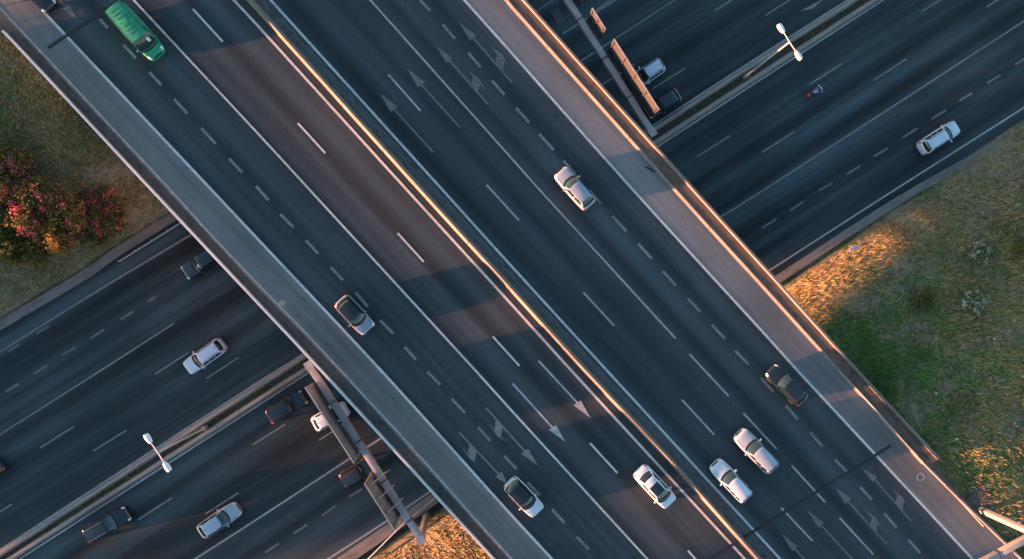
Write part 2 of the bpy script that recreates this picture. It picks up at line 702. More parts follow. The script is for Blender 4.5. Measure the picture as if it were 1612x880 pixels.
# ------------------------------------------------------------------ overpass
M_ASPH_B = asphalt('overpass_asphalt', (0.042, 0.056, 0.064), BANG, lane=3.5, off=0.4, streak=0.3, patch=0.15)
M_SHOULD = asphalt('shoulder_asphalt', (0.165, 0.16, 0.152), BANG, streak=0.22, patch=0.18)
LN = {
    'left_edge': [(51, 0), (334, 300), (403, 373.5), (606, 590), (805, 811), (869, 880)],
    'left_solid': [(210.4, 0), (403, 207), (484, 295), (750, 585), (805, 646), (1019, 880)],
    'left_median': [(368, 0), (403, 37.5), (636, 294), (806, 480), (900, 584), (1172.5, 880)],
    'barrier': [(403, 10), (660, 295), (806, 455), (924, 585), (1051.5, 720), (1194.6, 880)],
    'right_median': [(426, 0), (693, 295), (806, 420), (957, 585), (1208, 858)],
    'right_solid': [(583, 0), (806, 250), (846, 295), (1063.4, 532.7)],
    'right_edge': [(731, 0), (806, 84), (993, 295), (1209, 531.5), (1257, 585), (1531, 880)],
    'right_inner': [(798, 0), (806, 10), (1060, 295), (1209, 459), (1323, 585), (1454.5, 730)],
    'right_outer': [(826, 0), (1090, 295), (1209, 426), (1352, 585), (1480, 723)],
    'left_rail': [(-8, 4), (146.6, 170), (263, 294), (403, 445), (538, 585), (805, 880)],
    'left_outer': [(3, 48), (26, 72), (234, 295), (403, 475), (507, 586), (776, 880)],
}
bridge = empty('overpass_bridge', (0, 0, 0))
tag(bridge, 'long concrete overpass bridge carrying the wide road across the motorway below', 'bridge')
out_l = line(LN['left_outer'], DZ, 0.0, 60)
out_r = line(LN['right_outer'], DZ, 60, 0.0)


def bp(s, n, z):
    q = BA + BDIR * s + BNOR * n
    return Vector((q.x, q.y, z))


def sB(p):
    return (Vector(p) - BA).dot(BDIR)


NL, NR = nB(W(403, 475, DZ)) + 0.02, nB(W(1209, 426, DZ)) - 0.02
J0a, J0b = W(64, 82, DZ), W(165, 15, DZ)
J1a, J1b = W(1405, 700, DZ), W(1115, 880, DZ)


def on_joint(a, b_, n):
    t = (n - nB(a)) / (nB(b_) - nB(a))
    return a.lerp(b_, t)


c00, c01 = on_joint(J0a, J0b, NL), on_joint(J0a, J0b, NR)
c10, c11 = on_joint(J1a, J1b, NL), on_joint(J1a, J1b, NR)
V = []
for z in (DZ - 1.8, DZ - 0.03):
    for c in (c00, c10, c11, c01):
        V.append(Vector((c.x, c.y, z)))
obj('deck_slab', V, [(0, 1, 2, 3), (7, 6, 5, 4), (0, 4, 5, 1), (1, 5, 6, 2), (2, 6, 7, 3), (3, 7, 4, 0)], M_CONC, bridge)
for (a0, a1, sg) in ((c00, c01, -1), (c10, c11, 1)):              # abutment walls at both ends
    V = []
    for z in (-0.5, DZ - 0.06):
        for c, k in ((a0, 0.05), (a1, 0.05), (a1, 1.2), (a0, 1.2)):
            q = c + BDIR * sg * k
            V.append(Vector((q.x, q.y, z)))
    obj('abutment', V, [(0, 1, 2, 3), (7, 6, 5, 4), (0, 4, 5, 1), (1, 5, 6, 2), (2, 6, 7, 3), (3, 7, 4, 0)], M_CONC, bridge)
vm = (vL(up[len(up) // 2]) + vL(lo_[len(lo_) // 2])) / 2
for k in range(5):                                                # piers in the reservation below the deck
    nn = NL + 4 + k * (NR - NL - 8) / 4
    sc_ = [LA + LDIR * s + LNOR * vm for s in np.arange(0, 140, 0.5)]
    p = min(sc_, key=lambda q: abs(nB(q) - nn))
    box('pier', (p.x, p.y, (DZ - 1.8) / 2), (2.4, 0.7, DZ - 1.82), M_CONC, bridge, Matrix.Rotation(LANG, 3, 'Z'), bevel=0.05)

# road sheet on the deck and on the approaches
XS, XE = -190.0, 260.0
S_END = sB(W(1479, 722, DZ))
NR2 = nB(W(1530, 805, DZ)) + 0.25
road = obj('overpass_road', [bp(XS, NL, DZ), bp(XE, NL, DZ), bp(XE, NR2, DZ), bp(S_END, NR2, DZ), bp(S_END, NR, DZ), bp(XS, NR, DZ)], [(0, 1, 2, 3, 4, 5)], M_ASPH_B)
if road.data.polygons[0].normal.z < 0:
    road.data.flip_normals()
tag(road, kind='structure')
for s_a, s_b in ((XS, min(sB(c00), sB(c01)) - 1.3), (max(sB(c10), sB(c11)) + 1.3, XE)):   # fill below the approaches
    V = []
    for z in (DZ - 1.2, DZ - 0.02):
        nr_ = NR2 - 0.05 if s_b == XE else NR
        V += [bp(s_a, NL, z), bp(s_b, NL, z), bp(s_b, nr_, z), bp(s_a, nr_, z)]
    o = obj('approach_fill', V, [(3, 2, 1, 0), (4, 5, 6, 7), (0, 1, 5, 4), (1, 2, 6, 5), (2, 3, 7, 6), (3, 0, 4, 7)], M_CONC, road)

e_l = line(LN['left_edge'], DZ, 60, 60)
r_l = line(LN['left_rail'], DZ, 60, 60)
e_r = line(LN['right_edge'], DZ, 60, 60)
r_r = line(LN['right_inner'] + [(1608, 880)], DZ, 60, 60)
sh1 = between('hard_shoulder', [p for p in offset(e_l, 0.0)], offset(r_l, -0.3), M_SHOULD, road, 0.004, 80)
M_SHOULD2 = asphalt('pale_shoulder_asphalt', (0.155, 0.155, 0.157), BANG, streak=0.2, patch=0.22)
sh2 = between('hard_shoulder', e_r, offset(r_r, 0.2), M_SHOULD2, road, 0.004, 80)
M_DIRT = concrete('gutter_dirt', (0.115, 0.118, 0.12), BANG, stain=0.75, scale=6, along=0.2)
bl = line(LN['barrier'], DZ, 60, 60)
ribbon('gutter_dirt', bl, 1.25, M_DIRT, road, 0.006, 0.55)
M_LEDGE = concrete('ledge_concrete', (0.085, 0.085, 0.08), BANG, stain=0.55, scale=2.2, along=0.5)
M_WALK = concrete('walkway_concrete', (0.14, 0.105, 0.085), BANG, stain=0.55, scale=2.0, along=0.4)
ol = line(LN['left_outer'], DZ, 0, 60)
led = between('side_ledge', offset(r_l, -0.2), [ol[0] + (r_l[0] - cut(r_l, 0, 60)[-1])] + ol, M_LEDGE, bridge, 0.05, 90)

ZB = DZ + 0.012
mark_line(LN['left_edge'], 0.24, P_BRIGHT, road, ZB, 60, 60)
mark_line(LN['left_solid'], 0.2, P_BRIGHT, road, ZB, 60, 60)
mark_line(LN['left_median'], 0.24, P_BRIGHT, road, ZB, 60, 60)
mark_line(LN['right_median'], 0.24, P_BRIGHT, road, ZB, 60, 60)
mark_line(LN['right_solid'], 0.18, P_MID, road, ZB, 60, 0)
mark_line(LN['right_edge'], 0.24, P_BRIGHT, road, ZB, 60, 60)
LONG_L = [(303.5, 14, 350.5, 65.5), (469, 194, 512, 241), (626, 367, 667, 412), (776, 530, 817.5, 576), (928.8, 697.6, 972, 744.7), (1083, 867, 1126, 914)]
mark_dashes(LONG_L, 0.2, P_BRIGHT, road, ZB)
LONG_R = [(1085.6, 557.6, 1147, 623.6), (1170, 650, 1222.6, 707), (1246.5, 733, 1299, 790.7), (1321.5, 815, 1375, 873),
          (611.6, 117.6, 662, 174.5), (766, 291, 817, 347), (918.5, 460.5, 967, 513), (1073.6, 629.4, 1124, 684), (1229.5, 799, 1279, 851.7)]
mark_dashes(LONG_R, 0.17, P_MID, road, ZB)
SHORT_L = [(157, 30, 169.6, 44), (194.5, 70.6, 214, 91.5), (235, 113.6, 254, 134), (274, 156, 295, 178.5), (317, 202, 339.5, 226), (361, 250, 381.5, 271.6),
           (403, 293, 422.5, 315), (441, 337, 462, 358), (481, 378, 501, 399.5), (520.7, 420.6, 540, 441), (560, 461, 578.7, 482.6), (598, 504, 619, 525),
           (636.7, 546, 655, 566), (672.5, 585, 693, 606), (711, 627.8, 732, 650), (752.6, 672.8, 772.5, 694), (793.6, 717.5, 813, 738), (830, 759, 850, 780),
           (869, 801.7, 888.6, 823), (908, 845, 927, 865)]
mark_dashes(SHORT_L, 0.27, P_WORN, road, ZB)
SHORT_R = [(661, 0, 677.4, 17), (697, 38.5, 716.6, 61.4), (737, 83, 756.5, 105.7), (774.6, 127, 794, 149), (812, 169.4, 833, 192.6), (849, 211, 871.5, 236),
           (887, 253, 905, 273), (927, 298, 946, 320.7), (964, 340, 986, 364), (1004.8, 384, 1026, 407), (1043.6, 427, 1064, 449.6), (1083, 470, 1102.6, 491),
           (1120.7, 511.6, 1141, 533), (1157, 551.5, 1178.6, 574), (1198, 595, 1217.5, 617), (1237, 638.6, 1256, 660), (1276, 681.6, 1295, 702.7),
           (1314.7, 724, 1333.5, 743), (1354, 766.5, 1372.7, 787), (1392, 808.4, 1411.5, 830.6), (1430, 850, 1448.7, 870.5)]
mark_dashes(SHORT_R, 0.27, P_WORN, road, ZB)
# arrows
A(806, 580, 2.933, (362, 228), (285, 170), (318, 147), (123, -35), P_MID, road, ZB, shaft=0.18)
A(806, 580, 2.933, (248, 340), (170, 283), (203, 262), (3, 70), P_MID, road, ZB, shaft=0.18)
A(806, 580, 2.933, (120, 450), (42, 393), (75, 370), (-120, 182), P_WORN, road, ZB)
A(403, 580, 2.933, (1160, 535), (1105, 500), (1135, 475), (938, 295), P_WORN, road, ZB,
  [(985, 345), (1020, 380), (1008, 430), (1040, 455), (985, 415), (952, 358), (980, 395)])
poly_mark('turn_arrow', crop(403, 580, 2.933, [(1105, 238), (1140, 268), (1130, 318), (1158, 340), (1110, 310), (1078, 252), (1103, 285)]), P_WORN, road, ZB + .004)
A(403, 0, 2.933, (572, 430), (622, 517), (655, 493), (818, 702), P_FAINT, road, ZB)
A(403, 0, 2.933, (697, 315), (748, 403), (780, 380), (943, 590), P_FAINT, road, ZB)
A(403, 0, 2.933, (828, 207), (880, 290), (907, 268), (1072, 482), P_FAINT, road, ZB,
  [(978, 322), (1030, 362), (1057, 415), (1035, 388), (1024, 430), (992, 400), (1003, 352)], shaft=0.2)
A(403, 0, 2.933, (937, 103), (988, 187), (1018, 163), (1182, 380), P_FAINT, road, ZB,
  [(1085, 215), (1137, 250), (1170, 312), (1147, 283), (1140, 330), (1105, 300), (1114, 253)], shaft=0.2)
for tip, b1, b2, tail, br in (((65, 765), (112, 845), (137, 822), (300, 1030), None), ((180, 653), (232, 735), (258, 712), (425, 920), None),
                              ((308, 545), (357, 625), (384, 602), (548, 812), [(443, 648), (497, 688), (530, 742), (508, 715), (500, 758), (468, 730), (480, 690)]),
                              ((432, 458), (483, 525), (503, 500), (662, 705), [(565, 552), (620, 592), (648, 640), (628, 613), (620, 655), (585, 625), (598, 585)])):
    A(1209, 580, 2.933, tip, b1, b2, tail, P_FAINT, road, ZB, br)
A(0, 0, 2.933, (362, 97), (285, 40), (318, 15), (120, -180), P_FAINT, road, ZB)

# expansion joints: rubber strip with steel edges
M_RUB = plain('joint_rubber', (0.02, 0.021, 0.022), 0.7, var=0.3)
M_STEELD = plain('dark_steel', (0.08, 0.08, 0.085), 0.5, 0.6)
for a, b_ in ((W(76, 76, DZ), W(520, -220, DZ)), (W(1402, 701, DZ), W(700, 1140, DZ))):
    j = ribbon('expansion_joint', smooth_line([a, b_], 2.0), 0.26, M_RUB, bridge, 0.022)
    ribbon('joint_edge', smooth_line([a, b_], 2.0), 0.05, M_STEELD, bridge, 0.028, 0.2)
# manhole ring on the right shoulder
c = W(1449, 751, DZ)
V, F = [], []
for k in range(28):
    a = 2 * math.pi * k / 28
    for r in (0.30, 0.42):
        V.append(c + Vector((math.cos(a) * r, math.sin(a) * r, 0.014)))
for k in range(28):
    F.append((2 * k, 2 * k + 1, (2 * k + 3) % 56, (2 * k + 2) % 56))
obj('painted_ring', V, F, P_MID, road)

# kerbs, parapets and the median barrier
PROF_NJ = [(-0.25, 0.0), (-0.24, 0.08), (-0.17, 0.3), (-0.08, 1.12), (-0.05, 1.16), (0.05, 1.16), (0.08, 1.12), (0.2, 0.3), (0.29, 0.08), (0.3, 0.0)]
mb = line(LN['barrier'], DZ + 1.14, 60, 60)
segmented('median_barrier', [p - Vector((0, 0, 1.14)) for p in mb], PROF_NJ, 6.0, M_CONC_B,
          'sunlit concrete barrier running down the middle of the overpass', 'barrier', gap=0.06)
PROF_PAR = [(-0.07, -1.0), (-0.06, 0.52), (-0.085, 0.54), (-0.085, 0.62), (0.085, 0.62), (0.085, 0.54), (0.06, 0.52), (0.07, -1.0)]
M_COPE = concrete('parapet_concrete', (0.68, 0.67, 0.65), BANG, stain=0.15)
lo_par = line(LN['left_outer'], DZ + 0.62, 0.0, 60)
segmented('bridge_parapet', [p - Vector((0, 0, 0.62)) for p in lo_par], PROF_PAR, 7.5, M_COPE,
          'thin pale concrete parapet on the lower left edge of the overpass', 'parapet', part='parapet_panel', gap=0.02)
PROF_PAR2 = [(-0.13, -1.0), (-0.12, 0.54), (-0.1, 0.57), (0.1, 0.57), (0.12, 0.54), (0.12, -1.0)]
ro_par = line(LN['right_outer'], DZ + 0.57, 60, 0)
segmented('bridge_parapet', [p - Vector((0, 0, 0.57)) for p in ro_par], PROF_PAR2, 7.5, M_CONC_B,
          'sunlit concrete parapet on the upper right edge of the overpass', 'parapet', part='parapet_panel', gap=0.02)
ri = line(LN['right_inner'], DZ + 0.2, 60, 0)
PROF_IN = [(-0.16, 0), (-0.15, 0.04), (0.02, 0.2), (0.1, 0.22), (0.13, 0.2), (0.13, 0)]
segmented('sloped_kerb', [p - Vector((0, 0, 0.2)) for p in ri], [(-a, b_) for a, b_ in PROF_IN][::-1] if False else PROF_IN, 6.0, M_CONC_B,
          'sloped concrete kerb between right shoulder and walkway of the overpass', 'kerb', part='kerb_stone', gap=0.05)
rw_a = line(LN['right_inner'], DZ, 60, 0)
rw_b = line(LN['right_outer'], DZ, 60, 0)
between('walkway', rw_a, rw_b, M_WALK, bridge, 0.17, 80)

# ------------------------------------------------------------------ guardrails
M_GALV = plain('galvanised_steel', (0.4, 0.42, 0.45), 0.45, 0.35, var=0.2, scale=2)
PROF_W = [(0.0, 0.42), (0.05, 0.47), (0.05, 0.53), (0.0, 0.57), (0.05, 0.61), (0.05, 0.67), (0.0, 0.74),
          (-0.012, 0.74), (0.036, 0.67), (0.036, 0.61), (-0.012, 0.57), (0.036, 0.53), (0.036, 0.47), (-0.012, 0.42)]


def guardrail(P, label, side=1, spacing=2.0, mat=None, seg=4.0):
    root = empty('guardrail', P[len(P) // 2])
    tag(root, label, 'guardrail')
    mt = mat or M_GALV
    inv = Matrix.Translation(-root.location)
    pr = [(o_ * side, h) for o_, h in PROF_W]
    s, L = 0.0, arclen(P)
    Q0 = list(P)
    while s < L - 0.6:
        Q = cut(Q0, s, min(L, s + seg + 0.12))
        me = sweep_mesh('rail_beam', [q + Vector((0, 0, 0.004 * (int(s / seg) % 2))) for q in Q], pr)
        me.transform(inv)
        link('rail_beam', me, mt, root)
        s += seg
    pm = None
    R = resample(offset(P, -0.1 * side), spacing)
    Lx = laterals(R)
    for p, l in zip(R, Lx):
        if pm is None:
            V, F = [], []
            add_box(V, F, (0, 0, 0.2), (0.1, 0.06, 1.0))
            add_box(V, F, (0, 0.075 * side, 0.57), (0.1, 0.09, 0.2))
            pm = mesh('post', V, F)
            pm.materials.append(mt)
        o = bpy.data.objects.new('post', pm)
        COL.objects.link(o)
        o.parent = root
        o.location = p - root.location
        o.rotation_euler = (0, 0, math.atan2(l.y, l.x) - math.pi / 2)
    return root


gr_l = line(LN['left_rail'], DZ + 0.7, 12, 12)
gr_l = [p - Vector((0, 0, 0.7)) for p in gr_l]
wav = [p + l * 0.07 * noise.noise(Vector((i * 0.35, 1, 2))) for i, (p, l) in enumerate(zip(gr_l, laterals(gr_l)))]
guardrail(wav, 'galvanised guardrail along the left shoulder of the overpass', 1)
gr_r = [p - Vector((0, 0, 0.7)) for p in line([(1322, 584), (1388, 655), (1454.5, 730), (1530, 805), (1608, 880)], DZ + 0.7, 0, 12)]
M_GALVB = plain('pale_galvanised_steel', (0.26, 0.245, 0.23), 0.55, 0.2, var=0.15, scale=2)
guardrail(offset(gr_r, 0.0), 'pale guardrail at the lower right end of the overpass', -1, mat=M_GALVB)
guardrail([p - Vector((0, 0, .7)) for p in line([(1490, 765), (1520, 797), (1549, 829)], DZ + 0.55, 0, 0)][::1], 'short sunlit guardrail piece beside the lower right shoulder', -1, mat=M_GALVB)
guardrail([p - Vector((0, 0, 0.7)) for p in line([(186, 411.7), (235, 381), (283, 351)], 0.7, 0, 14)], 'guardrail beside the lower road near the flowering bushes', -1)
guardrail([p - Vector((0, 0, 0.7)) for p in line([(580, 880), (638, 822), (648.7, 814), (684.5, 784.7)], 0.7, 14, 10)], 'guardrail beside the sunlit dry grass under the gantry post', 1)

# ------------------------------------------------------------------ street lamps
M_LAMP = plain('white_lamp_housing', (0.82, 0.82, 0.8), 0.35, var=0.03)
M_POLE = plain('pale_pole_paint', (0.6, 0.57, 0.53), 0.45, 0.2, var=0.08)


def street_lamp(base, head_px, a_px, b_px, label):
    h = 11.2
    b0 = W(*base, 0.6)
    root = empty('street_lamp', (b0.x, b0.y, 0.0))
    tag(root, label, 'street lamp', 'double street lamps in the reservation of the lower road')
    rz = LANG + math.pi / 2
    root.rotation_euler = (0, 0, rz)
    box('base', (0, 0, 0.4), (0.45, 0.45, 0.8), M_CONC_L, root, bevel=0.03)
    tube('pole', [(0, 0, 0.3), (0, 0, 5), (0, 0, h)], [0.12, 0.095, 0.065], M_POLE, root, 12)
    tube('arm', [(-1.15, 0, h + 0.06), (0, 0, h), (1.15, 0, h + 0.06)], [0.04, 0.05, 0.04], M_POLE, root, 8)
    for s in (-1, 1):
        V, F = [], []
        prof = [(1.05, 0.13), (1.25, 0.22), (1.6, 0.27), (1.85, 0.25), (2.0, 0.17)]
        for x, w in prof:
            V += [Vector((s * x, -w, h + 0.0)), Vector((s * x, -w * 0.9, h + 0.13)), Vector((s * x, -w * .4, h + .2)), Vector((s * x, w * .4, h + .2)), Vector((s * x, w * 0.9, h + 0.13)), Vector((s * x, w, h + 0.0))]
        n = 6
        for i in range(len(prof) - 1):
            for k in range(n):
                a, b_ = i * n + k, i * n + (k + 1) % n
                F.append((a, b_, b_ + n, a + n))
        F += [tuple(range(n)), tuple(range((len(prof) - 1) * n, len(prof) * n))[::-1]]
        me = mesh('lamp_head', V, F)
        bm = bmesh.new()
        bm.from_mesh(me)
        bmesh.ops.recalc_face_normals(bm, faces=bm.faces)
        bm.to_mesh(me)
        bm.free()
        link('lamp_head', me, M_LAMP, root, smooth=True)
    return root


street_lamp((1174, 120), None, None, None, 'double headed white street lamp beside the motorcycle')
street_lamp((322, 674), None, None, None, 'double headed white street lamp at the lower left reservation')


# ------------------------------------------------------------------ sign gantries
M_GAN = plain('gantry_grey_paint', (0.34, 0.33, 0.33), 0.5, 0.3, var=0.12, scale=1.5)
M_SIGNB = plain('sign_back_aluminium', (0.13, 0.13, 0.13), 0.6, 0.0, var=0.12, scale=1.2)
M_GANW = plain('cream_gantry_paint', (0.36, 0.33, 0.3), 0.5, 0.1, var=0.08)  # slightly warm pale paint of the overpass gantry


M_SIGND = plain('dark_sign_back', (0.034, 0.035, 0.036), 0.6, 0.0, var=0.12, scale=1.2)


def gantry(label, A_, B_, post_at, base_z, signs, face, mat, bw=0.62, bh=0.6, braces=None, back=None, stand=0.42):
    """A_, B_ ends of the beam (world, beam mid height); signs: list of (s0, s1, z0, z1); face = side of the sign (+1 left of A->B)"""
    d = (B_ - A_)
    L = d.length
    rz = math.atan2(d.y, d.x)
    root = empty('sign_gantry', (A_.x, A_.y, base_z), rz)
    tag(root, label, 'gantry')
    zb = A_.z - base_z
    s, k = 0.0, 0
    while s < L - 0.1:                                       # beam in bolted sections with flanges
        e = min(L, s + 4.6)
        box('beam', ((s + e) / 2, 0, zb), (e - s - 0.02, bw, bh), mat, root, bevel=0.02)
        if e < L:
            box('flange', (e, 0, zb), (0.10, bw + 0.1, bh + 0.1), M_STEELD, root)
        s = e
    for sx in post_at:
        box('post', (sx, 0, (zb - bh / 2) / 2), (0.5, 0.5, zb - bh / 2), mat, root, bevel=0.03)
        box('base_plate', (sx, 0, 0.06), (0.95, 0.95, 0.12), M_STEELD, root)
        box('beam_end', (sx, 0, zb + bh / 2 + 0.03), (0.8, bw + 0.14, 0.06), M_GAN, root)
    for (s0, s1, z0, z1) in signs:
        y = face * (bw / 2 + stand)
        bk = back or M_SIGNB
        sg = box('sign_panel', ((s0 + s1) / 2, y, (z0 + z1) / 2 - base_z), (s1 - s0, 0.07, z1 - z0), bk, root)
        n = max(2, int(round((s1 - s0) / 1.9)))
        for i in range(n + 1):
            x = s0 + 0.25 + (s1 - s0 - 0.5) * i / n
            box('rib', (x, y - face * 0.09, (z0 + z1) / 2 - base_z), (0.1, 0.11, z1 - z0 - 0.04), bk, sg)
        box('top_edge', ((s0 + s1) / 2, y, z1 - base_z + 0.025), (s1 - s0 + 0.02, 0.11, 0.05), M_GAN, sg)
        for i in range(n):
            x = s0 + 0.7 + (s1 - s0 - 1.4) * i / max(1, n - 1)
            box('bracket', (x, face * (bw / 2 + 0.11), zb), (0.12, 0.22, 0.12), M_STEELD, root)
    for (x, y0, z0, y1, z1) in (braces or []):
        tube('brace', [(x, y0, z0 - base_z), (x, y1, z1 - base_z)], 0.055, M_GALVB, root, 6)
    return root


ZG = 7.0
gb0, gb1 = W(484, 570, ZG), W(666, 853, ZG)
dB = (gb1 - gb0).normalized()


def along(o, d, px, py, z):
    return (W(px, py, z) - o).dot(d)


gantry('grey sign gantry over the lower left carriageway seen from behind its signs', gb0, gb1, (0.35, (gb1 - gb0).length - 0.35), 0.05,
       [(along(gb0, dB, 499, 598, ZG), along(gb0, dB, 574, 712, ZG), 6.6, 9.7),
        (along(gb0, dB, 590, 741, ZG), along(gb0, dB, 634, 812, ZG), 5.9, 10.4)],
       -1, M_GAN, braces=[(along(gb0, dB, x, y, ZG), 0.85, 7.75, -0.6, 9.6) for x, y in ((596, 748), (609, 768), (622, 789))])
ZG = 6.8
ga0, ga1 = W(1029, 214, ZG), W(840, -82, ZG)
dA = (ga1 - ga0).normalized()
gantry('sunlit sign gantry over the upper right carriageway beside the overpass', ga0, ga1, (0.35, (ga1 - ga0).length - 0.35), 0.05,
       [(along(ga0, dA, 1017, 190, ZG), along(ga0, dA, 949, 83, ZG), 6.6, 9.7),
        (along(ga0, dA, 937, 66, ZG), along(ga0, dA, 916, 34, ZG), 6.6, 9.2),
        (along(ga0, dA, 904, 15, ZG), along(ga0, dA, 880, -22, ZG), 6.6, 9.6)],
       -1, M_GAN, back=M_SIGND, stand=0.55)
# gantry across the overpass in the lower right corner
ZC = DZ + 6.6
pb = W(1543, 802, DZ - 0.2)
c0 = Vector((pb.x, pb.y, ZC))
tow = W(1545, 872, ZC) - W(1625, 829, ZC)
tow.z = 0
tow.normalize()
LGC = nB(c0) / -tow.dot(BNOR)            # the inner post stands on the line of the median barrier
gantry('cream painted gantry crossing the overpass at the lower right corner', c0 - tow * 0.6, c0 + tow * (LGC + .4), (0.6, LGC + .6), DZ - 0.35, [], 1, M_GANW, 0.5, 0.5)
box('gantry_footing', W(1547, 790, DZ - .4), (3.0, 2.6, 0.4), concrete('footing_concrete', (0.11, 0.095, 0.085)), None, Matrix.Rotation(BANG + 0.1, 3, 'Z'), bevel=0.08)
tag(bpy.data.objects['gantry_footing'], 'weathered concrete footing under the cream gantry post', 'footing')

# ------------------------------------------------------------------ vehicles
M_GLASS = plain('tinted_glass', (0.012, 0.02, 0.022), 0.04, var=0.05, spec=0.7, coat=0.3)
M_SCREEN = plain('windscreen_glass', (0.02, 0.043, 0.048), 0.05, var=0.05, spec=0.7, coat=0.3)
M_BLACKTRIM = plain('black_trim', (0.012, 0.012, 0.013), 0.4, var=0.1)
M_TYRE = plain('tyre_rubber', (0.015, 0.015, 0.015), 0.85, var=0.2)
M_RIM = plain('alloy_rim', (0.42, 0.42, 0.43), 0.3, 0.8, var=0.05)
M_HEAD = plain('headlamp_lens', (0.72, 0.72, 0.7), 0.12, 0.0, 1.0, var=0.05)
M_TAIL = plain('tail_lamp_red', (0.6, 0.02, 0.015), 0.2, 0.0, 0.6, var=0.05)
M_REFL = plain('beige_screen_reflection', (0.42, 0.32, 0.2), 0.7, var=0.15, scale=5)


def carpaint(name, col, metal=0.25, rough=0.32):
    return plain('paint_' + name, col, rough, metal, 1.0, var=0.04, scale=1.5)


TT = [0, .012, .04, .1, .22, .4, .6, .76, .88, .94, .972, .99, 1.0]
WW = [.64, .78, .91, .968, .995, 1, 1, .985, .945, .885, .80, .69, .52]


def lerp(a, b_, t):
    return a + (b_ - a) * t


def interp(x, xs, ys):
    return float(np.interp(x, xs, ys))


SPECS = {
    #            H    belt  hoodr hoodf nose  rear  ws_b ws_t  rf_r rw_b  wb   wt
    'hatch': dict(H=1.5, belt=.96, hr=.98, hf=.80, nose=.52, rear=.72, ws=.735, wt_=.57, rr=.17, rw=.04, wb=.9, wt=.665, bow=.26),
    'suv': dict(H=1.68, belt=1.08, hr=1.1, hf=.96, nose=.62, rear=.85, ws=.72, wt_=.57, rr=.11, rw=.025, wb=.91, wt=.685, bow=.22),
    'sedan': dict(H=1.45, belt=.94, hr=.97, hf=.74, nose=.48, rear=.74, ws=.80, wt_=.63, rr=.24, rw=.10, wb=.88, wt=.66, bow=.24),
    'van': dict(H=2.5, belt=1.32, hr=1.24, hf=1.06, nose=.7, rear=.9, ws=.865, wt_=.735, rr=.025, rw=.008, wb=.985, wt=.86, bow=.22),
}


def wheel(parent, x, y, r, wd):
    V, F = [], []
    n = 18
    prof = [(-wd / 2, r * .62), (-wd / 2, r * .95), (-wd / 2 + .03, r), (wd / 2 - .03, r), (wd / 2, r * .95), (wd / 2, r * .62)]
    for k in range(n):
        a = 2 * math.pi * k / n
        for q, rr in prof:
            V.append((math.cos(a) * rr, q, math.sin(a) * rr))
    m = len(prof)
    for k in range(n):
        for i in range(m):
            F.append((k * m + i, k * m + (i + 1) % m, ((k + 1) % n) * m + (i + 1) % m, ((k + 1) % n) * m + i))
    w = bpy.data.objects.new('wheel', None)
    COL.objects.link(w)
    w.parent = parent
    w.location = (x, y, r)
    obj('tyre', V, F, M_TYRE, w, smooth=True)
    V2, F2 = [(0, wd / 2 - .02, 0), (0, -wd / 2 + .02, 0)], []
    for k in range(n):
        a = 2 * math.pi * k / n
        rr = r * (.62 if k % 2 else .56)
        V2 += [(math.cos(a) * rr, wd / 2 - .05, math.sin(a) * rr), (math.cos(a) * rr, -wd / 2 + .05, math.sin(a) * rr)]
    for k in range(n):
        a, b_ = 2 + 2 * k, 2 + 2 * ((k + 1) % n)
        F2 += [(0, b_, a), (1, a + 1, b_ + 1), (a, b_, b_ + 1, a + 1)]
    obj('rim', V2, F2, M_RIM, w)


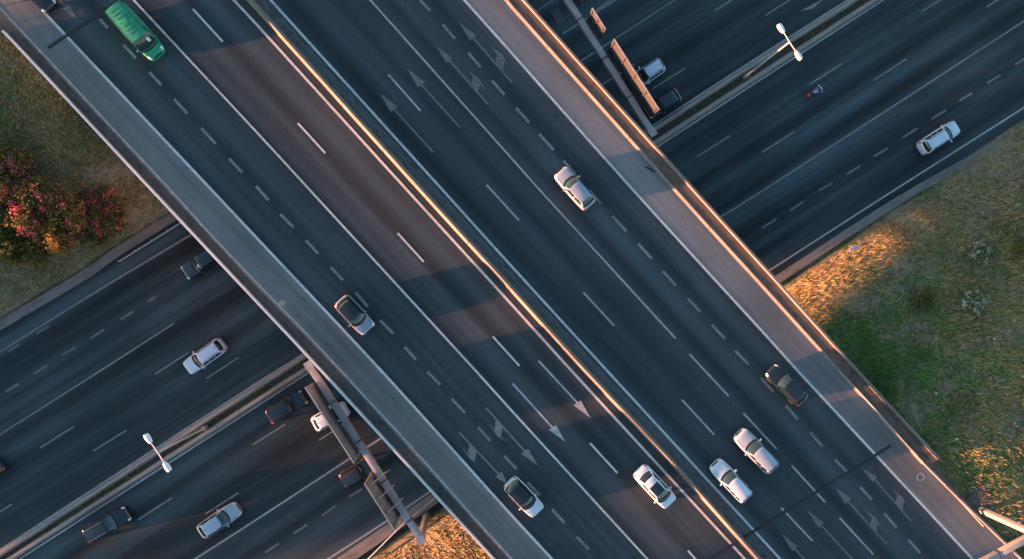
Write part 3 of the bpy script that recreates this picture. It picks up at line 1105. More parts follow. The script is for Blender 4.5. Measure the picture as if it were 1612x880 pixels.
def car(name, label, cat, front, rear, z, kind, col, width=1.82, shell=None, roof=None, pano=None, rails=False, glass=None,
        screen_refl=False, front_z=0.7, rear_z=0.8, group=None, tail=True, antenna=True):
    S = SPECS[kind]
    P0, P1 = W(*rear, z + rear_z), W(*front, z + front_z)
    d = P1 - P0
    d.z = 0
    L = d.length
    c = (P0 + P1) / 2
    root = empty(name, (c.x, c.y, z), math.atan2(d.y, d.x))
    tag(root, label, cat, group)
    w2 = width / 2
    glass = glass or M_SCREEN
    X = lambda t: -L / 2 + t * L

    def top(t):
        return interp(t, [0, .012, .04, .1, S['ws'], .93, .972, .99, 1], [S['rear'], S['rear'] + .12, S['belt'] - .06, S['belt'] - .0, S['hr'], S['hf'], S['hf'] - .09, S['nose'] + .1, S['nose']])

    def sec(t):
        w = w2 * interp(t, TT, WW)
        zt = top(t)
        zb = interp(t, [0, .05, .15, .85, .95, 1], [.36, .27, .2, .2, .24, .3])
        h = zt - zb
        cr = .035 if .05 < t < .96 else .015
        return [(0, zb), (.84 * w, zb), (.965 * w, zb + .1 * h), (w, zb + .38 * h), (.995 * w, zb + .62 * h), (.96 * w, zb + .83 * h), (.88 * w, zt - .03), (.7 * w, zt), (.35 * w, zt + cr * .8), (0, zt + cr)]

    def B(t, q, sgn=1, off=0.0):
        s = sec(t)
        n = len(s) - 1
        i = min(n - 1, int(q * n))
        f = q * n - i
        y, zz = lerp(s[i][0], s[i + 1][0], f), lerp(s[i][1], s[i + 1][1], f)
        k = 1 + off / max(.3, math.hypot(y, zz - .6))
        x = X(t) + (off if t > .9 else -off if t < .1 else 0)
        return Vector((x, sgn * y * k, .6 + (zz - .6) * k))

    V, F = [], []
    ts = sorted(set(TT + [.02, .06, .16, .3, .5, .68, .82, .91, .957, .982]))
    ns = 10
    for t in ts:
        s = sec(t)
        V += [Vector((X(t), y, zz)) for y, zz in s] + [Vector((X(t), -y, zz)) for y, zz in s[-2:0:-1]]
    m = 2 * ns - 2
    for i in range(len(ts) - 1):
        for k in range(m):
            a, b_ = i * m + k, i * m + (k + 1) % m
            F.append((a, a + m, b_ + m, b_))
    F += [tuple(range(m)), tuple(range((len(ts) - 1) * m, len(ts) * m))[::-1]]
    body = obj('body', V, F, col, root, smooth=True)

    # cabin shell
    wb, wt = w2 * S['wb'], w2 * S['wt']
    zb, zt = S['belt'] - .03, S['H'] - .05
    xfb, xft, xrt, xrb = X(S['ws']) - .02, X(S['wt_']), X(S['rr']), X(S['rw'])
    bow, bowt = S['bow'], .1

    def front_(a, b_):
        k = b_ + .10 * math.sin(math.pi * b_)
        return Vector((lerp(xfb - bow * a * a, xft - bowt * a * a, b_), a * lerp(wb, wt, k), lerp(zb, zt + .045 * (1 - a * a), k)))

    def rear_(a, b_):
        k = b_ + .10 * math.sin(math.pi * b_)
        return Vector((lerp(xrb + .16 * a * a, xrt + .06 * a * a, b_), a * lerp(wb * .96, wt * .98, k), lerp(zb, zt + .03 * (1 - a * a), k)))

    def side_(c_, b_, sg):
        f, r = front_(sg, b_), rear_(sg, b_)
        p = r.lerp(f, c_)
        p.y = sg * (abs(p.y) + .05 * math.sin(math.pi * c_) * math.sin(math.pi * (.25 + .6 * b_)))
        return p

    def roof_(c_, a):
        f, r = front_(a, 1), rear_(a, 1)
        p = r.lerp(f, c_)
        p.z += .05 * math.sin(math.pi * c_) * (1 - .55 * a * a)
        if abs(a) > .99:
            p.y += (1 if a > 0 else -1) * .05 * math.sin(math.pi * c_) * math.sin(math.pi * .85)
        return p

    bm = bmesh.new()

    def patch(fn, us, vs_, flip=False, target=None):
        b2 = target or bm
        g = [[b2.verts.new(fn(u, v)) for v in vs_] for u in us]
        for i in range(len(us) - 1):
            for k in range(len(vs_) - 1):
                q = [g[i][k], g[i + 1][k], g[i + 1][k + 1], g[i][k + 1]]
                b2.faces.new(q[::-1] if flip else q)

    lin = lambda a, b_, n: [a + (b_ - a) * i / n for i in range(n + 1)]
    A8, B4, C8 = lin(-1, 1, 8), lin(0, 1, 4), lin(0, 1, 8)
    patch(front_, A8, B4)
    patch(rear_, A8, B4)
    patch(lambda c_, b_: side_(c_, b_, 1), C8, B4)
    patch(lambda c_, b_: side_(c_, b_, -1), C8, B4)
    patch(roof_, C8, A8)
    bmesh.ops.remove_doubles(bm, verts=bm.verts, dist=.004)
    bmesh.ops.recalc_face_normals(bm, faces=bm.faces)
    me = bpy.data.meshes.new('cabin')
    bm.to_mesh(me)
    bm.free()
    cab = link('cabin', me, shell or col, root, smooth=True)
    cen = Vector(((xft + xrt) / 2, 0, zb))

    def panel(nm, fn, us, vs_, mt, off=.012, par=None):
        b2 = bmesh.new()
        patch(lambda u, v: fn(u, v), us, vs_, target=b2)
        bmesh.ops.recalc_face_normals(b2, faces=b2.faces)
        b2.normal_update()
        f0 = b2.faces[len(b2.faces) // 2] if len(b2.faces) == 1 else list(b2.faces)[len(b2.faces) // 2]
        if f0.normal.dot(f0.calc_center_median() - cen) < 0:
            bmesh.ops.reverse_faces(b2, faces=b2.faces)
            b2.normal_update()
        for v in b2.verts:
            v.co += v.normal * off
        me_ = bpy.data.meshes.new(nm)
        b2.to_mesh(me_)
        b2.free()
        return link(nm, me_, mt, par or root, smooth=True)

    panel('windscreen', front_, lin(-.93, .93, 8), lin(.05, .96, 5), glass)
    if kind != 'van':
        panel('rear_window', rear_, lin(-.86, .86, 8), lin(.12, .93, 4), M_GLASS)
    wins = ((.10, .34), (.37, .63), (.66, .93)) if kind == 'suv' else ((.1, .48), (.52, .93)) if kind != 'van' else ((.79, .95),)
    for sg in (1, -1):
        for a, b_ in wins:
            panel('side_window', lambda c_, v, s_=sg: side_(c_, v, s_), lin(a, b_, 4), lin(.14, .84, 3), M_GLASS)
    if roof is not None:
        panel('roof_panel', roof_, lin(.02, .98, 8), lin(-.9, .9, 8), roof)
    if pano:
        panel('glass_roof', roof_, lin(pano[0], pano[1], 6), lin(-.82, .82, 6), M_GLASS)
    if kind == 'van':
        for k in range(7):
            c0_ = .08 + k * .115
            panel('roof_rib', roof_, lin(c0_, c0_ + .05, 2), lin(-.72, .72, 6), col, .03)
        panel('roof_hatch', roof_, lin(.47, .55, 2), lin(-.3, .3, 4), col, .07)
        panel('roof_gutter', roof_, lin(.02, .97, 8), lin(-.99, -.93, 1), M_BLACKTRIM, .02)
        panel('roof_gutter', roof_, lin(.02, .97, 8), lin(.93, .99, 1), M_BLACKTRIM, .02)
        panel('paper_on_dashboard', front_, lin(.35, .62, 2), lin(.3, .62, 2), plain('white_paper', (.8, .8, .8), .6), .02)
    # cowl at the foot of the windscreen
    V, F = [], []
    for a in lin(-.92, .92, 8):
        p = front_(a, 0)
        for dx in (-.04, .13):
            t = (p.x + dx + L / 2) / L
            V.append(Vector((p.x + dx, p.y, top(t) + .035 * (1 - .7 * a * a) + .012)))
    for i in range(8):
        F.append((2 * i, 2 * i + 1, 2 * i + 3, 2 * i + 2))
    o = obj('wiper_cowl', V, F, M_BLACKTRIM, root)
    if o.data.polygons[0].normal.z < 0:
        o.data.flip_normals()
    if screen_refl:  # optional beige patch, a painted reflection of the low sun on the glass
        panel('screen_reflection', front_, lin(-.85, .85, 8), lin(.1, .55 if screen_refl is True else screen_refl, 3), M_REFL, .016)
    # bonnet seam lines
    for sg in (1, -1):
        V, F = [], []
        for t in lin(S['ws'] + .03, .955, 6):
            s = sec(t)
            y = s[7][0] * 1.06
            V += [Vector((X(t), sg * y, s[7][1] + .004)), Vector((X(t), sg * (y + .022), s[7][1] - .001))]
        for i in range(6):
            F.append((2 * i, 2 * i + 1, 2 * i + 3, 2 * i + 2))
        o = obj('bonnet_seam', V, F, M_BLACKTRIM, root)
        bmn = bmesh.new(); bmn.from_mesh(o.data)
        for f in bmn.faces:
            if f.normal.z < 0:
                f.normal_flip()
        bmn.to_mesh(o.data); bmn.free()

    def bpatch(nm, t0, t1, q0, q1, sg, mt, off=.012):
        V, F = [], []
        n1, n2 = 3, 4
        for i in range(n1 + 1):
            for k in range(n2 + 1):
                V.append(B(lerp(t0, t1, i / n1), lerp(q0, q1, k / n2), sg, off))
        for i in range(n1):
            for k in range(n2):
                q = (i * 5 + k, (i + 1) * 5 + k, (i + 1) * 5 + k + 1, i * 5 + k + 1)
                F.append(q if sg > 0 else q[::-1])
        return obj(nm, V, F, mt, root, smooth=True)

    for sg in (1, -1):
        bpatch('headlight', .925, .982, .55, .76, sg, M_HEAD)
        if tail:
            bpatch('taillight', .006, .05, .5, .74, sg, M_TAIL)
        bpatch('grille', .984, .999, .80, 1.0, sg, M_BLACKTRIM, .008)
        # mirrors, wheels
        mx = xfb - bow - .22
        V, F = [], []
        add_box(V, F, (0, 0, 0), (.16, .2, .14))
        mo = box('door_mirror', (mx, sg * (w2 + .07), S['belt'] + .06), (.15, .24, .15), col, root, bevel=.04)
        for t in (.17, .815):
            wheel(root, X(t), sg * (w2 - .11), .33 if kind != 'van' else .36, .24)
    if rails:
        for sg in (1, -1):
            pts = [roof_(c_, sg * .93) + Vector((0, 0, .06)) for c_ in lin(.06, .94, 6)]
            tube('roof_rail', pts, .025, M_RIM if rails is True else rails, root, 6)
    if antenna:
        p = roof_(.07, .0)
        V, F = [], []
        add_box(V, F, p + Vector((0, 0, .05)), (.16, .06, .1), None, .4)
        obj('antenna', V, F, M_BLACKTRIM, root)
    return root


WHITE = carpaint('white', (.54, .63, .72), 0.0, .35)
SILVER = carpaint('silver', (.30, .37, .45), .3, .35)
PALE = carpaint('pale_silver', (.38, .45, .52), .2, .35)
BLACK = carpaint('black', (.007, .013, .019), .0, .12)
DARKB = carpaint('dark_grey_blue', (.035, .042, .05), .3, .3)
GREEN = plain('dusty_green_paint', (.012, .27, .14), .5, 0.0, .25, var=.3, scale=1.6)
SKY_SHEEN = carpaint('sky_sheen_grey', (.26, .31, .38), .3, .3)  # grey blue stands in for sky reflection on a dark body
BGLOSS = carpaint('gloss_black_roof', (.008, .010, .012), 0, .08)
D = DZ + .012
car('green_van', 'bright green panel van heading down the upper left of the overpass', 'van', (250, 88), (175.5, 8.5), D, 'van', GREEN, 2.02, front_z=.7, rear_z=2.3, antenna=False)
car('parked_car' if False else 'car', 'black car cut off by the top left edge of the picture', 'car', (81, 13), (24, -46), D, 'suv', BLACK)
car('car', 'dark car with painted grey blue sky sheen and an all black roof on the left side of the overpass', 'car', (581.5, 520.5), (535, 471), D, 'hatch', SKY_SHEEN, 1.86, shell=BLACK, roof=BGLOSS)
car('car', 'white car with an all black roof beside a faded turn arrow', 'car', (848.6, 808), (801, 758), D, 'hatch', WHITE, 1.86, shell=BLACK, roof=BGLOSS)
car('car', 'white saloon with a dark glass roof next to the median barrier', 'car', (1057.6, 794.6), (1006, 739), D, 'sedan', WHITE, 1.9, pano=(.36, .99), antenna=False)
car('car', 'silver hatchback alone in the middle of the right hand overpass lanes', 'car', (880.5, 268.4), (930.5, 324), D, 'hatch', SILVER, 1.86)
car('car', 'black car with bright headlamps near the right shoulder of the overpass', 'car', (1212.4, 580.5), (1266, 632), D, 'hatch', BLACK, 1.84, antenna=False)
car('car', 'pale silver utility car, farther from the median of the pair on the overpass', 'car', (1162.6, 681), (1218.5, 739), D, 'suv', PALE, 1.88)
car('car', 'white estate car, closer to the median of the pair on the overpass', 'car', (1125, 729), (1177, 785), D, 'suv', WHITE, 1.82)
car('car', 'white car with roof rails on the right lower road near the verge', 'car', (1507.6, 198), (1450, 235), 0.012, 'suv', WHITE, 1.84, rails=M_BLACKTRIM)
car('car', 'dark utility car half hidden under the left edge of the overpass', 'car', (289, 431.5), (352, 391), 0.012, 'suv', BLACK, 1.9)
car('car', 'white estate car with roof rails on the lower left road', 'car', (293, 581.5), (351.5, 540), 0.012, 'suv', WHITE, 1.84, rails=M_BLACKTRIM)
car('car', 'black utility car left of the gantry beside the lower left reservation', 'car', (481, 623), (422.5, 658), 0.012, 'suv', BLACK, 1.86)
car('car', 'white car half covered by the left gantry sign', 'car', (547.5, 641), (493, 670), 0.012, 'hatch', WHITE, 1.84)
car('car', 'dark blue grey car beside the large gantry sign and beam', 'car', (587, 729), (538.5, 758), 0.012, 'suv', DARKB, 1.84)
car('car', 'black car with red tail lamps at the bottom left', 'car', (203, 806), (135, 845.5), 0.012, 'suv', BLACK, 1.92, rails=True)
car('car', 'silver car lit orange from behind at the bottom left', 'car', (375.5, 799), (314, 840), 0.012, 'hatch', PALE, 1.84)
car('car', 'dark car cut off by the left edge of the picture', 'car', (-62, 770), (3, 728), 0.012, 'suv', DARKB, 1.84)
car('car', 'white estate car emerging from under the right gantry signs', 'car', (993, 133), (1043, 100), 0.012, 'suv', WHITE, 1.84, rails=M_BLACKTRIM)
car('car', 'black car beside the reservation next to the right gantry', 'car', (1018, 178), (1069, 147), 0.012, 'hatch', BLACK, 1.84)

# ------------------------------------------------------------------ motorcycle and rider
mt0, mt1 = W(1269.5, 152, .6), W(1294.5, 138, .6)
mz = math.atan2((mt1 - mt0).y, (mt1 - mt0).x)
mc = (mt0 + mt1) / 2
moto = empty('motorcycle', (mc.x, mc.y, 0.012), mz)
tag(moto, 'small red and black motorcycle on the right lower road', 'motorcycle')
M_RED = carpaint('red', (.3, .015, .012), 0, .35)
for x in (-.62, .68):
    V, F = [], []
    n, m = 20, 8
    for k in range(n):
        a = 2 * math.pi * k / n
        for i in range(m):
            b_ = 2 * math.pi * i / m
            r = .26 + .055 * math.cos(b_)
            V.append((x + r * math.cos(a), .06 * math.sin(b_), .315 + r * math.sin(a)))
    for k in range(n):
        for i in range(m):
            F.append((k * m + i, k * m + (i + 1) % m, ((k + 1) % n) * m + (i + 1) % m, ((k + 1) % n) * m + i))
    wobj = obj('wheel', V, F, M_TYRE, moto, smooth=True)
    tube('hub', [(x, -.09, .315), (x, .09, .315)], .1, M_RIM, wobj, 12)
tube('tank', [(-.12, 0, .72), (.1, 0, .84), (.32, 0, .8), (.42, 0, .74)], [.12, .17, .17, .08], M_RED, moto, 10)
tube('seat', [(-.75, 0, .8), (-.5, 0, .8), (-.1, 0, .76)], [.08, .15, .12], M_BLACKTRIM, moto, 10)
tube('engine', [(-.25, 0, .4), (.05, 0, .45), (.25, 0, .5)], [.14, .2, .12], M_STEELD, moto, 10)
box('tail_box', (-.86, 0, .92), (.3, .3, .26), M_RED, moto, bevel=.06)
box('tail_light', (-1.04, 0, .78), (.05, .16, .08), M_TAIL, moto, bevel=.01)
tube('handlebar', [(.36, -.38, 1.02), (.48, -.2, 1.0), (.5, 0, .95), (.48, .2, 1.0), (.36, .38, 1.02)], .022, M_BLACKTRIM, moto, 8)
for s in (-1, 1):
    tube('fork', [(.5, s * .1, .95), (.68, s * .1, .32)], .035, M_RIM, moto, 8)
    tube('mirror', [(.46, s * .24, 1.0), (.44, s * .34, 1.2), (.44, s * .36, 1.24)], [.012, .012, .07], M_LAMP, moto, 8)
box('windshield', (.62, 0, 1.08), (.04, .4, .36), M_LAMP, moto, Matrix.Rotation(-.5, 3, 'Y'), bevel=.015)
box('headlight', (.7, 0, .86), (.16, .24, .2), M_HEAD, moto, bevel=.05)
box('front_mudguard', (.72, 0, .66), (.5, .14, .05), M_RED, moto, bevel=.02)


def skin_figure(name, verts, edges, radii, mat, root_i=0):
    me = bpy.data.meshes.new(name)
    me.from_pydata(verts, edges, [])
    o = link(name, me, mat)
    md = o.modifiers.new('skin', 'SKIN')
    for i, r in enumerate(radii):
        o.data.skin_vertices[0].data[i].radius = (r, r)
    o.data.skin_vertices[0].data[root_i].use_root = True
    s = o.modifiers.new('sub', 'SUBSURF')
    s.levels = s.render_levels = 2
    return o


vt, ed, rd = [], [], []


def jv(p, r, par=None):
    vt.append(p)
    rd.append(r)
    if par is not None:
        ed.append((par, len(vt) - 1))
    return len(vt) - 1


pel = jv((-.32, 0, .92), .16)
wai = jv((-.24, 0, 1.1), .15, pel)
che = jv((-.1, 0, 1.3), .18, wai)
nek = jv((0, 0, 1.47), .08, che)
hed = jv((.05, 0, 1.56), .09, nek)
jv((.07, 0, 1.66), .1, hed)
for s in (-1, 1):
    sh = jv((-.06, s * .2, 1.36), .085, che)
    el = jv((.14, s * .33, 1.14), .058, sh)
    wr = jv((.36, s * .33, 1.05), .04, el)
    hn = jv((.42, s * .32, 1.05), .042, wr)
    hip = jv((-.28, s * .13, .9), .11, pel)
    kn = jv((.14, s * .24, .78), .08, hip)
    an = jv((-.12, s * .2, .38), .055, kn)
    jv((.06, s * .2, .33), .05, an)
JACK, nt_, bb_ = new_mat('rider_blue_jacket_dark_trousers')
g_ = nt_.nodes.new('ShaderNodeNewGeometry')
tcx = nt_.nodes.new('ShaderNodeTexCoord')
sx_ = nt_.nodes.new('ShaderNodeSeparateXYZ')
nt_.links.new(tcx.outputs['Object'], sx_.inputs[0])
nt_.links.new(ramp(nt_, sx_.outputs[2], [(0.0, (.02, .022, .03)), (0.93, (.02, .022, .03)), (0.97, (.03, .09, .26))]), bb_.inputs['Base Color'])
bb_.inputs['Roughness'].default_value = .8
rider = skin_figure('person', vt, ed, rd, JACK)
rider.location = moto.location
rider.rotation_euler = (0, 0, mz)
tag(rider, 'person in a blue jacket and dark helmet riding the motorcycle', 'person')
bmh = bmesh.new()
bmesh.ops.create_uvsphere(bmh, u_segments=18, v_segments=12, radius=.15)
for v in bmh.verts:
    v.co.x *= 1.12
    v.co.z *= 1.05
meh = bpy.data.meshes.new('helmet')
bmh.to_mesh(meh)
bmh.free()
meh.transform(Matrix.Translation((.06, 0, 1.64)))
link('helmet', meh, BGLOSS, rider, smooth=True)
M_GLOVE = plain('glove_black', (.02, .02, .022), .7)
for s in (-1, 1):                                   # gloved hands with fingers closed round the grips
    V, F = [], []
    add_box(V, F, (.38, s * .325, 1.06), (.08, .09, .05))
    for k in range(4):
        add_box(V, F, (.43, s * (.292 + k * .023), 1.045), (.03, .018, .06), Matrix.Rotation(.4, 3, 'Y'))
    add_box(V, F, (.385, s * .272, 1.03), (.06, .02, .022))
    obj('glove', V, F, M_GLOVE, rider)

# ------------------------------------------------------------------ vegetation
def leaf_mat(name, col, var=.3, trans=.25):
    m, nt, b = new_mat(name)
    gi = nt.nodes.new('ShaderNodeNewGeometry')
    c = ramp(nt, gi.outputs['Random Per Island'], [(0, tuple(x * (1 - var) for x in col)), (.5, col), (1, tuple(min(1, x * (1 + var)) for x in col))])
    nt.links.new(c, b.inputs['Base Color'])
    b.inputs['Roughness'].default_value = .7
    b.inputs['Specular IOR Level'].default_value = .25
    b.inputs['Subsurface Weight'].default_value = 0
    b.inputs['Transmission Weight'].default_value = 0
    tr = nt.nodes.new('ShaderNodeBsdfTranslucent')
    nt.links.new(c, tr.inputs['Color'])
    mx = nt.nodes.new('ShaderNodeMixShader')
    mx.inputs[0].default_value = trans
    out = nt.nodes['Material Output']
    nt.links.new(b.outputs[0], mx.inputs[1])
    nt.links.new(tr.outputs[0], mx.inputs[2])
    nt.links.new(mx.outputs[0], out.inputs['Surface'])
    return m


LF = [leaf_mat('leaf_green', (.06, .09, .025)), leaf_mat('leaf_olive', (.14, .14, .04)), leaf_mat('leaf_sunlit_orange', (.36, .19, .045))]  # the orange leaves carry low sunlight in their colour
FLP = leaf_mat('pink_flowers', (.55, .12, .16), .4)
FLW = leaf_mat('white_flowers', (.7, .7, .64), .15)
STRAW = leaf_mat('dry_straw', (.42, .31, .14), .65)
GRN = leaf_mat('grass_green', (.12, .23, .055), .7)
BRN = leaf_mat('dry_brown', (.24, .16, .08), .6)
GREY = leaf_mat('dry_grey_stalks', (.38, .34, .25), .55)
BARK = plain('bark', (.09, .065, .045), .9, var=.3, scale=8)


def quads_mesh(name, C, U, Vv, mi, mats):
    """many small quads: centre, half axes, material index"""
    n = len(C)
    co = np.empty((n, 4, 3), dtype=np.float32)
    co[:, 0] = C - U - Vv
    co[:, 1] = C + U - Vv * .6
    co[:, 2] = C + U * .8 + Vv
    co[:, 3] = C - U * .9 + Vv * .7
    me = bpy.data.meshes.new(name)
    me.vertices.add(4 * n)
    me.vertices.foreach_set('co', co.ravel())
    me.loops.add(4 * n)
    me.loops.foreach_set('vertex_index', np.arange(4 * n, dtype=np.int32))
    me.polygons.add(n)
    me.polygons.foreach_set('loop_start', np.arange(0, 4 * n, 4, dtype=np.int32))
    me.polygons.foreach_set('loop_total', np.full(n, 4, dtype=np.int32))
    for m in mats:
        me.materials.append(m)
    me.polygons.foreach_set('material_index', np.asarray(mi, dtype=np.int32))
    me.update(calc_edges=True)
    return me


def rand_unit(n):
    v = nr.normal(size=(n, 3))
    return v / np.linalg.norm(v, axis=1)[:, None]


def crown_cloud(lobes, n, size, shell=.55):
    """leaf centres in a bunch of ellipsoid lobes, more of them near the surface, in clumps"""
    C = []
    tot = sum(r[0] * r[1] * r[2] for _, r in lobes)
    for c, r in lobes:
        k = max(20, int(n * r[0] * r[1] * r[2] / tot))
        ncl = max(6, k // 28)
        d = rand_unit(ncl)
        rad = (nr.random(ncl) ** .45)
        cl = np.array(c) + d * rad[:, None] * np.array(r)
        idx = nr.integers(0, ncl, k)
        C.append(cl[idx] + nr.normal(scale=size * 2.1, size=(k, 3)) * np.array([1, 1, .8]))
    C = np.concatenate(C)
    n = len(C)
    U = rand_unit(n)
    T = rand_unit(n)
    Vv = np.cross(U, T)
    Vv /= np.linalg.norm(Vv, axis=1)[:, None] + 1e-9
    s = size * (.6 + .8 * nr.random(n))[:, None]
    return C, U * s, Vv * s * .55


def bush(name, label, cat, px, r, h, n, weights, mats, size=.09, flower=None, nfl=0, group=None):
    p = W(*px, 0)
    for _ in range(6):
        z = ground_h(p.x, p.y)
        p = W(*px, z + h * .55)
    z = ground_h(p.x, p.y)
    r *= 1.15
    n = int(n * 1.7)
    nfl = int(nfl * 2.0)
    root = empty(name, (p.x, p.y, z - .05))
    tag(root, label, cat, group)
    lobes = [((0, 0, h * .45), (r * .7, r * .7, h * .5))]
    for k in range(7):
        a = k * 2.4 + rng.random()
        q = r * rng.uniform(.45, .75)
        lobes.append(((math.cos(a) * q, math.sin(a) * q, h * rng.uniform(.35, .8)), (r * rng.uniform(.3, .45),) * 2 + (h * rng.uniform(.22, .35),)))
    C, U, Vv = crown_cloud(lobes, n, size)
    C[:, 2] = np.maximum(C[:, 2], .05)
    mi = nr.choice(len(weights), size=len(C), p=np.array(weights) / sum(weights))
    tag(link('crown', quads_mesh('crown', C, U, Vv, mi, mats), None, root), kind='stuff')
    for k in range(6):
        a = k * 1.05
        tube('stem', [(0, 0, 0), (math.cos(a) * r * .25, math.sin(a) * r * .25, h * .4), (math.cos(a) * r * .5, math.sin(a) * r * .5, h * .75)], [.06, .04, .015], BARK, root, 6)
    if flower:
        C2, U2, V2 = crown_cloud([(c, tuple(x * 1.04 for x in r_)) for c, r_ in lobes], nfl, size * .9)
        keep = C2[:, 2] > h * .35
        tag(link('flowers', quads_mesh('flowers', C2[keep], U2[keep], V2[keep], np.zeros(keep.sum()), [flower]), None, root), kind='stuff')
    return root


G1 = 'flowering bushes on the left verge'
bush('oleander_bush', 'dense bush covered in dark pink flowers nearest the guardrail', 'bush', (143, 340), 2.9, 2.9, 9000, (.7, .2, .1), LF, .1, FLP, 3000, G1)
bush('oleander_bush', 'tall bush with leaves coloured sunlit orange in the middle of the left verge', 'bush', (92, 352), 2.6, 3.6, 9000, (.2, .25, .55), LF, .1, FLP, 900, G1)
bush('oleander_bush', 'pink flowering bush left of the sunlit orange one', 'bush', (42, 318), 2.7, 3.2, 8000, (.5, .3, .2), LF, .1, FLP, 2000, G1)
bush('oleander_bush', 'low olive bush with leaves coloured sunlit orange at the lower end of the thicket', 'bush', (42, 386), 2.5, 2.6, 7000, (.3, .4, .3), LF, .1, FLP, 400, G1)
bush('oleander_bush', 'dark green bush cut by the left edge of the picture', 'bush', (2, 356), 2.6, 2.8, 7000, (.8, .15, .05), LF, .1, None, 0, G1)
bush('oleander_bush', 'reddish bush at the upper left edge of the thicket', 'bush', (2, 262), 2.4, 2.6, 6000, (.4, .3, .3), LF, .1, FLP, 1100, G1)
G2 = 'small shrubs on the right verge'
bush('shrub', 'small shrub with white flowers, upper of the two on the right verge', 'shrub', (1545, 398), 1.05, .8, 1500, (.5, .4, .1), [GRN, LF[1], STRAW], .06, FLW, 600, G2)
bush('shrub', 'small shrub with white flowers, lower of the two on the right verge', 'shrub', (1534, 474), 1.35, .9, 2200, (.5, .4, .1), [GRN, LF[1], STRAW], .06, FLW, 800, G2)
bush('shrub', 'reddish brown shrub without flowers on the right verge', 'shrub', (1458, 472), 1.4, .9, 2200, (.3, .2, .5), [GRN, LF[1], BRN], .06, None, 0, G2)
bush('shrub', 'green shrub at the right edge of the picture', 'shrub', (1607, 393), 1.2, .8, 1800, (.4, .2, .4), [GRN, LF[1], LF[2]], .06, None, 0, G2)


def grass_field():
    gc_ = W(1385, 575, 4.0)
    rc_ = W(1340, 395, 1.0)
    pts, mi, hs = [], [], []
    N = 400000
    xs = nr.uniform(-62, 62, N)
    ys = nr.uniform(-34, 36, N)
    v = (xs - LA.x) * LNOR.x + (ys - LA.y) * LNOR.y
    nb = (xs - BA.x) * BNOR.x + (ys - BA.y) * BNOR.y
    ok = ((v > V_UP + .9) | (v < V_LO - .85)) & ((nb < NL - .1) | (nb > NR + .1))
    xs, ys, v = xs[ok], ys[ok], v[ok]
    C, U, Vq, M = [], [], [], []
    for x, y, vv in zip(xs, ys, v):
        a = noise.noise(Vector((x * .12, y * .12, 9))) + .45 * noise.noise(Vector((x * .55, y * .55, 4)))
        b_ = noise.noise(Vector((x * .3, y * .3, 21))) + .5 * noise.noise(Vector((x * 1.4, y * 1.4, 2)))
        if b_ < -.28 and rng.random() < .8:
            continue
        g = math.exp(-(((x - gc_.x) / 8.5) ** 2 + ((y - gc_.y) / 9) ** 2)) * (.75 + 1.1 * b_)
        edge = max(0, 1 - min(abs(vv - V_UP), abs(vv - V_LO)) / 7)
        r = rng.random()
        green = .3 + .55 * a + 1.1 * g - .35 * edge
        if r < green:
            m, h = 1, .2 + .1 * max(0, g)
        elif r < green + .35 + .3 * edge + .3 * b_:
            m, h = 0, .3
        elif r < green + .75:
            m, h = 2, .22
        else:
            m, h = 3, .25
        z = ground_h(x, y)
        comb = 3.5 * noise.noise(Vector((x * .25, y * .25, 40)))
        for _ in range(2):
            an = comb + rng.gauss(0, .7)
            ln = h * rng.uniform(.8, 2.4)
            lean = rng.uniform(.6, 2.2)
            dx, dy, dzz = math.cos(an) * lean, math.sin(an) * lean, 1.0
            k = ln / math.sqrt(lean * lean + 1) / 2
            wd = rng.uniform(.012, .03)
            C.append((x + dx * k, y + dy * k, z + k))
            U.append((-math.sin(an) * wd, math.cos(an) * wd, 0))
            Vq.append((dx * k, dy * k, k))
            M.append(m)
    me = quads_mesh('grass', np.array(C), np.array(U), np.array(Vq), M, [STRAW, GRN, BRN, GREY])
    o = link('grass', me)
    tag(o, 'dry straw and green grass covering the verges', 'grass', kind='stuff')


grass_field()


def weeds():
    """weeds and leaf litter in the reservation bed and along the walkway gutter"""
    C, M = [], []
    P = resample(offset(up, -.7), .05)
    Q = laterals(P)
    for p, l in zip(P, Q):
        if noise.noise(Vector((p.x * .25, p.y * .25, 5))) < -.15:
            continue
        for _ in range(3):
            C.append(tuple(p + l * rng.uniform(-.62, 0.0) + Vector((rng.uniform(-.1, .1), 0, .1 + rng.random() * .16))))
            M.append(rng.choice((0, 1, 1, 2, 2)))
    C = np.array(C)
    n = len(C)
    U = rand_unit(n) * .05
    Vv = np.cross(rand_unit(n), U)
    link_o = link('weeds', quads_mesh('weeds', C, U, Vv, M, [STRAW, GRN, BRN]))
    tag(link_o, 'weeds growing in the reservation bed of the lower road', 'weeds', kind='stuff')


weeds()


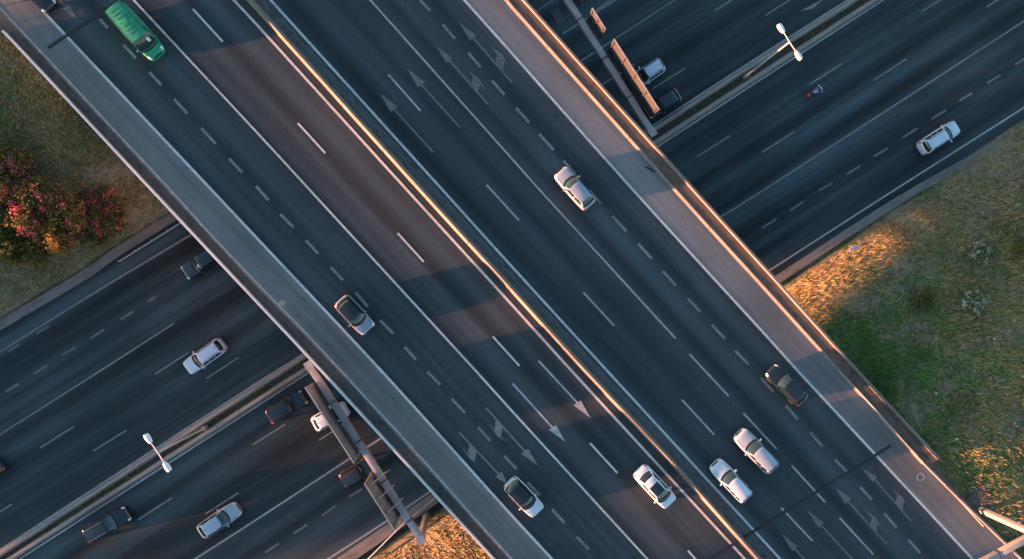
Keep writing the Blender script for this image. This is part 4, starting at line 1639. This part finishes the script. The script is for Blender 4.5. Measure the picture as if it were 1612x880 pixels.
def tree(label, shadow_px, dist, r, n=5000, zt=DZ):
    """a tree of the windbreak; its height follows from where its shadow tip falls"""
    p = W(*shadow_px, zt)
    base = p - Vector((DIR.x, DIR.y, 0)).normalized() * dist
    topz = zt + dist * math.tan(SUN_EL)
    gz = ground_h(base.x, base.y)
    h = topz - gz
    root = empty('tree', (base.x, base.y, gz - .1))
    tag(root, label, 'tree', 'windbreak trees on the bank to the left')
    tube('trunk', [(0, 0, 0), (.1, .05, h * .35), (0, .1, h * .75)], [.28, .2, .06], BARK, root, 8)
    for k in range(5):
        a = k * 1.26 + rng.random()
        tube('limb', [(0, 0, h * (.3 + .08 * k)), (math.cos(a) * r * .4, math.sin(a) * r * .4, h * (.45 + .08 * k)), (math.cos(a) * r * .7, math.sin(a) * r * .7, h * (.55 + .07 * k))], [.1, .06, .02], BARK, root, 6)
    lobes = [((0, 0, h * .55), (r * .6, r * .6, h * .38))]
    for k in range(12):
        a = k * 2.4
        f = k / 12
        q = r * (.6 - .3 * f)
        lobes.append(((math.cos(a) * q, math.sin(a) * q, h * (.28 + .55 * f)), (r * .42, r * .42, h * .12)))
    C, U, Vv = crown_cloud(lobes, n, .2)
    tag(link('crown', quads_mesh('crown', C, U, Vv, nr.choice(3, size=len(C), p=[.7, .25, .05]), LF), None, root), kind='stuff')


TREES = [((795, 437), 112, 2.6, DZ), ((770, 452), 108, 2.2, DZ), ((1580, 535), 150, 2.6, DZ), ((1540, 590), 146, 2.6, DZ), ((2000, 645), 190, 2.4, DZ), ((2000, 710), 190, 2.4, DZ),
         ((545, 125), 112, 2.8, DZ), ((520, 95), 112, 3.4, DZ), ((470, 85), 116, 3.6, DZ), ((440, 30), 122, 3.6, DZ), ((400, -30), 118, 3.6, DZ)]
for q, xt in ((445, 1450), (490, 1450), (530, 1500), (640, 520), (690, 560), (745, 480), (800, 570), (1075, 430), (570, 1640), (625, 1640), (668, 1620)):      # unseen lower trees added to shade the lower road and block verge sun
    tp = (xt, (q - .24 * xt) / .97)
    zt_ = 4.0 if xt > 1550 else 1.0 if xt > 1000 else 0.0
    g = W(*tp, zt_)
    dist = 60
    while vL(g - Vector((DIR.x, DIR.y, 0)).normalized() * dist) < V_UP + 4 or (g - DIR * dist).x > -66:
        dist += 5
    TREES.append((tp, dist, 2.4, zt_))
ORD = ('first', 'second', 'third', 'fourth', 'fifth', 'sixth', 'seventh', 'eighth', 'ninth', 'tenth', 'eleventh', 'twelfth', 'thirteenth', 'fourteenth', 'fifteenth', 'sixteenth', 'seventeenth', 'eighteenth', 'nineteenth', 'twentieth', 'twenty first', 'twenty second', 'twenty third', 'twenty fourth', 'last')
for i, (px, dist, r, zt) in enumerate(TREES):
    tree('%s windbreak tree on the left bank beyond the edge of the picture' % ORD[i], px, dist, r, 5000, zt)

# ------------------------------------------------------------------ litter and rubble
M_LIT = plain('pale_litter', (.6, .58, .55), .7, var=.2)
rag = W(1348, 391, 0)
rag.z = ground_h(rag.x, rag.y)
rag = W(1348, 391, rag.z + .2)
V, F = [], []
for i in range(9):
    for k in range(6):
        V.append((rag.x + (i - 4) * .15, rag.y + (k - 2.5) * .14 + .08 * noise.noise(Vector((i, k, 0))), ground_h(rag.x, rag.y) + .22 + .16 * noise.noise(Vector((i * .7, k * .7, 3)))))
for i in range(8):
    for k in range(5):
        if rng.random() < .85:
            F.append((i * 6 + k, (i + 1) * 6 + k, (i + 1) * 6 + k + 1, i * 6 + k + 1))
RAGM, rnt, rb = new_mat('red_white_torn_sheet')
rnt.links.new(ramp(rnt, nz(rnt, coord(rnt), 5, 3), [(.44, (.65, .63, .65)), (.52, (.45, .12, .13)), (.6, (.6, .58, .6))]), rb.inputs['Base Color'])
o = obj('torn_sheet', V, F, RAGM, None, smooth=True)
sol = o.modifiers.new('thick', 'SOLIDIFY')
sol.thickness = .01
tag(o, 'torn red and white plastic sheet lying on the right verge', 'litter')
V, F = [], []
cx_, mi_ = [], []
for (px0, py0, px1, py1, n) in ((1470, 700, 1612, 880, 150), (1470, 580, 1612, 720, 60), (1240, 420, 1480, 330, 22), (60, 380, 280, 345, 14), (1380, 470, 1612, 600, 22), (620, 835, 740, 880, 18)):
    for _ in range(n):
        x, y = rng.uniform(px0, px1), rng.uniform(min(py0, py1), max(py0, py1))
        p = W(x, y, 0)
        for _k in range(5):
            p = W(x, y, ground_h(p.x, p.y) + .05)
        if V_LO - .5 < vL(p) < V_UP + .5 or NL - .3 < nB(p) < NR + .4:
            continue
        s = rng.choice((.06, .08, .1, .14, .2))
        add_box(V, F, p + Vector((0, 0, .1)), (s * rng.uniform(.7, 2), s, s * .6), Matrix.Rotation(rng.random() * 6.3, 3, 'Z') @ Matrix.Rotation(rng.uniform(-.6, .6), 3, 'X'), rng.uniform(.6, .9))
        mi_ += [0 if rng.random() < .3 else 1] * 6
me = mesh('rubble', V, F)
me.materials.append(M_LIT)
me.materials.append(plain('rubble_stone', (.24, .22, .2), .9, var=.3))
me.polygons.foreach_set('material_index', mi_)
tag(link('rubble', me), 'stones and scraps of litter strewn over the verges', 'rubble', kind='stuff')
# sand patch on the left shoulder, stick on the right shoulder
c = W(444, 477, DZ)
V = [c + Vector((0, 0, .05))]
for k in range(12):
    a = k / 12 * 6.283
    r = .3 + .08 * math.sin(k * 2.7)
    V.append(c + Vector((math.cos(a) * r * 1.15, math.sin(a) * r, .008)))
o = obj('sandbag', V, [(0, 1 + k, 1 + (k + 1) % 12) for k in range(12)], plain('sand', (.45, .36, .2), .95, var=.2), None, smooth=True)
tag(o, 'small heap of yellow sand beside the left guardrail', 'sand')
o.name = 'sand_heap'
a, b_ = W(1016, 263, DZ + .05), W(1031, 271, DZ + .05)
o = tube('tyre_strip', [a, a.lerp(b_, .5) + Vector((0, .05, 0)), b_], [.06, .09, .05], M_TYRE, None, 8)
tag(o, 'dark strip of torn tyre on the right shoulder', 'tyre strip')
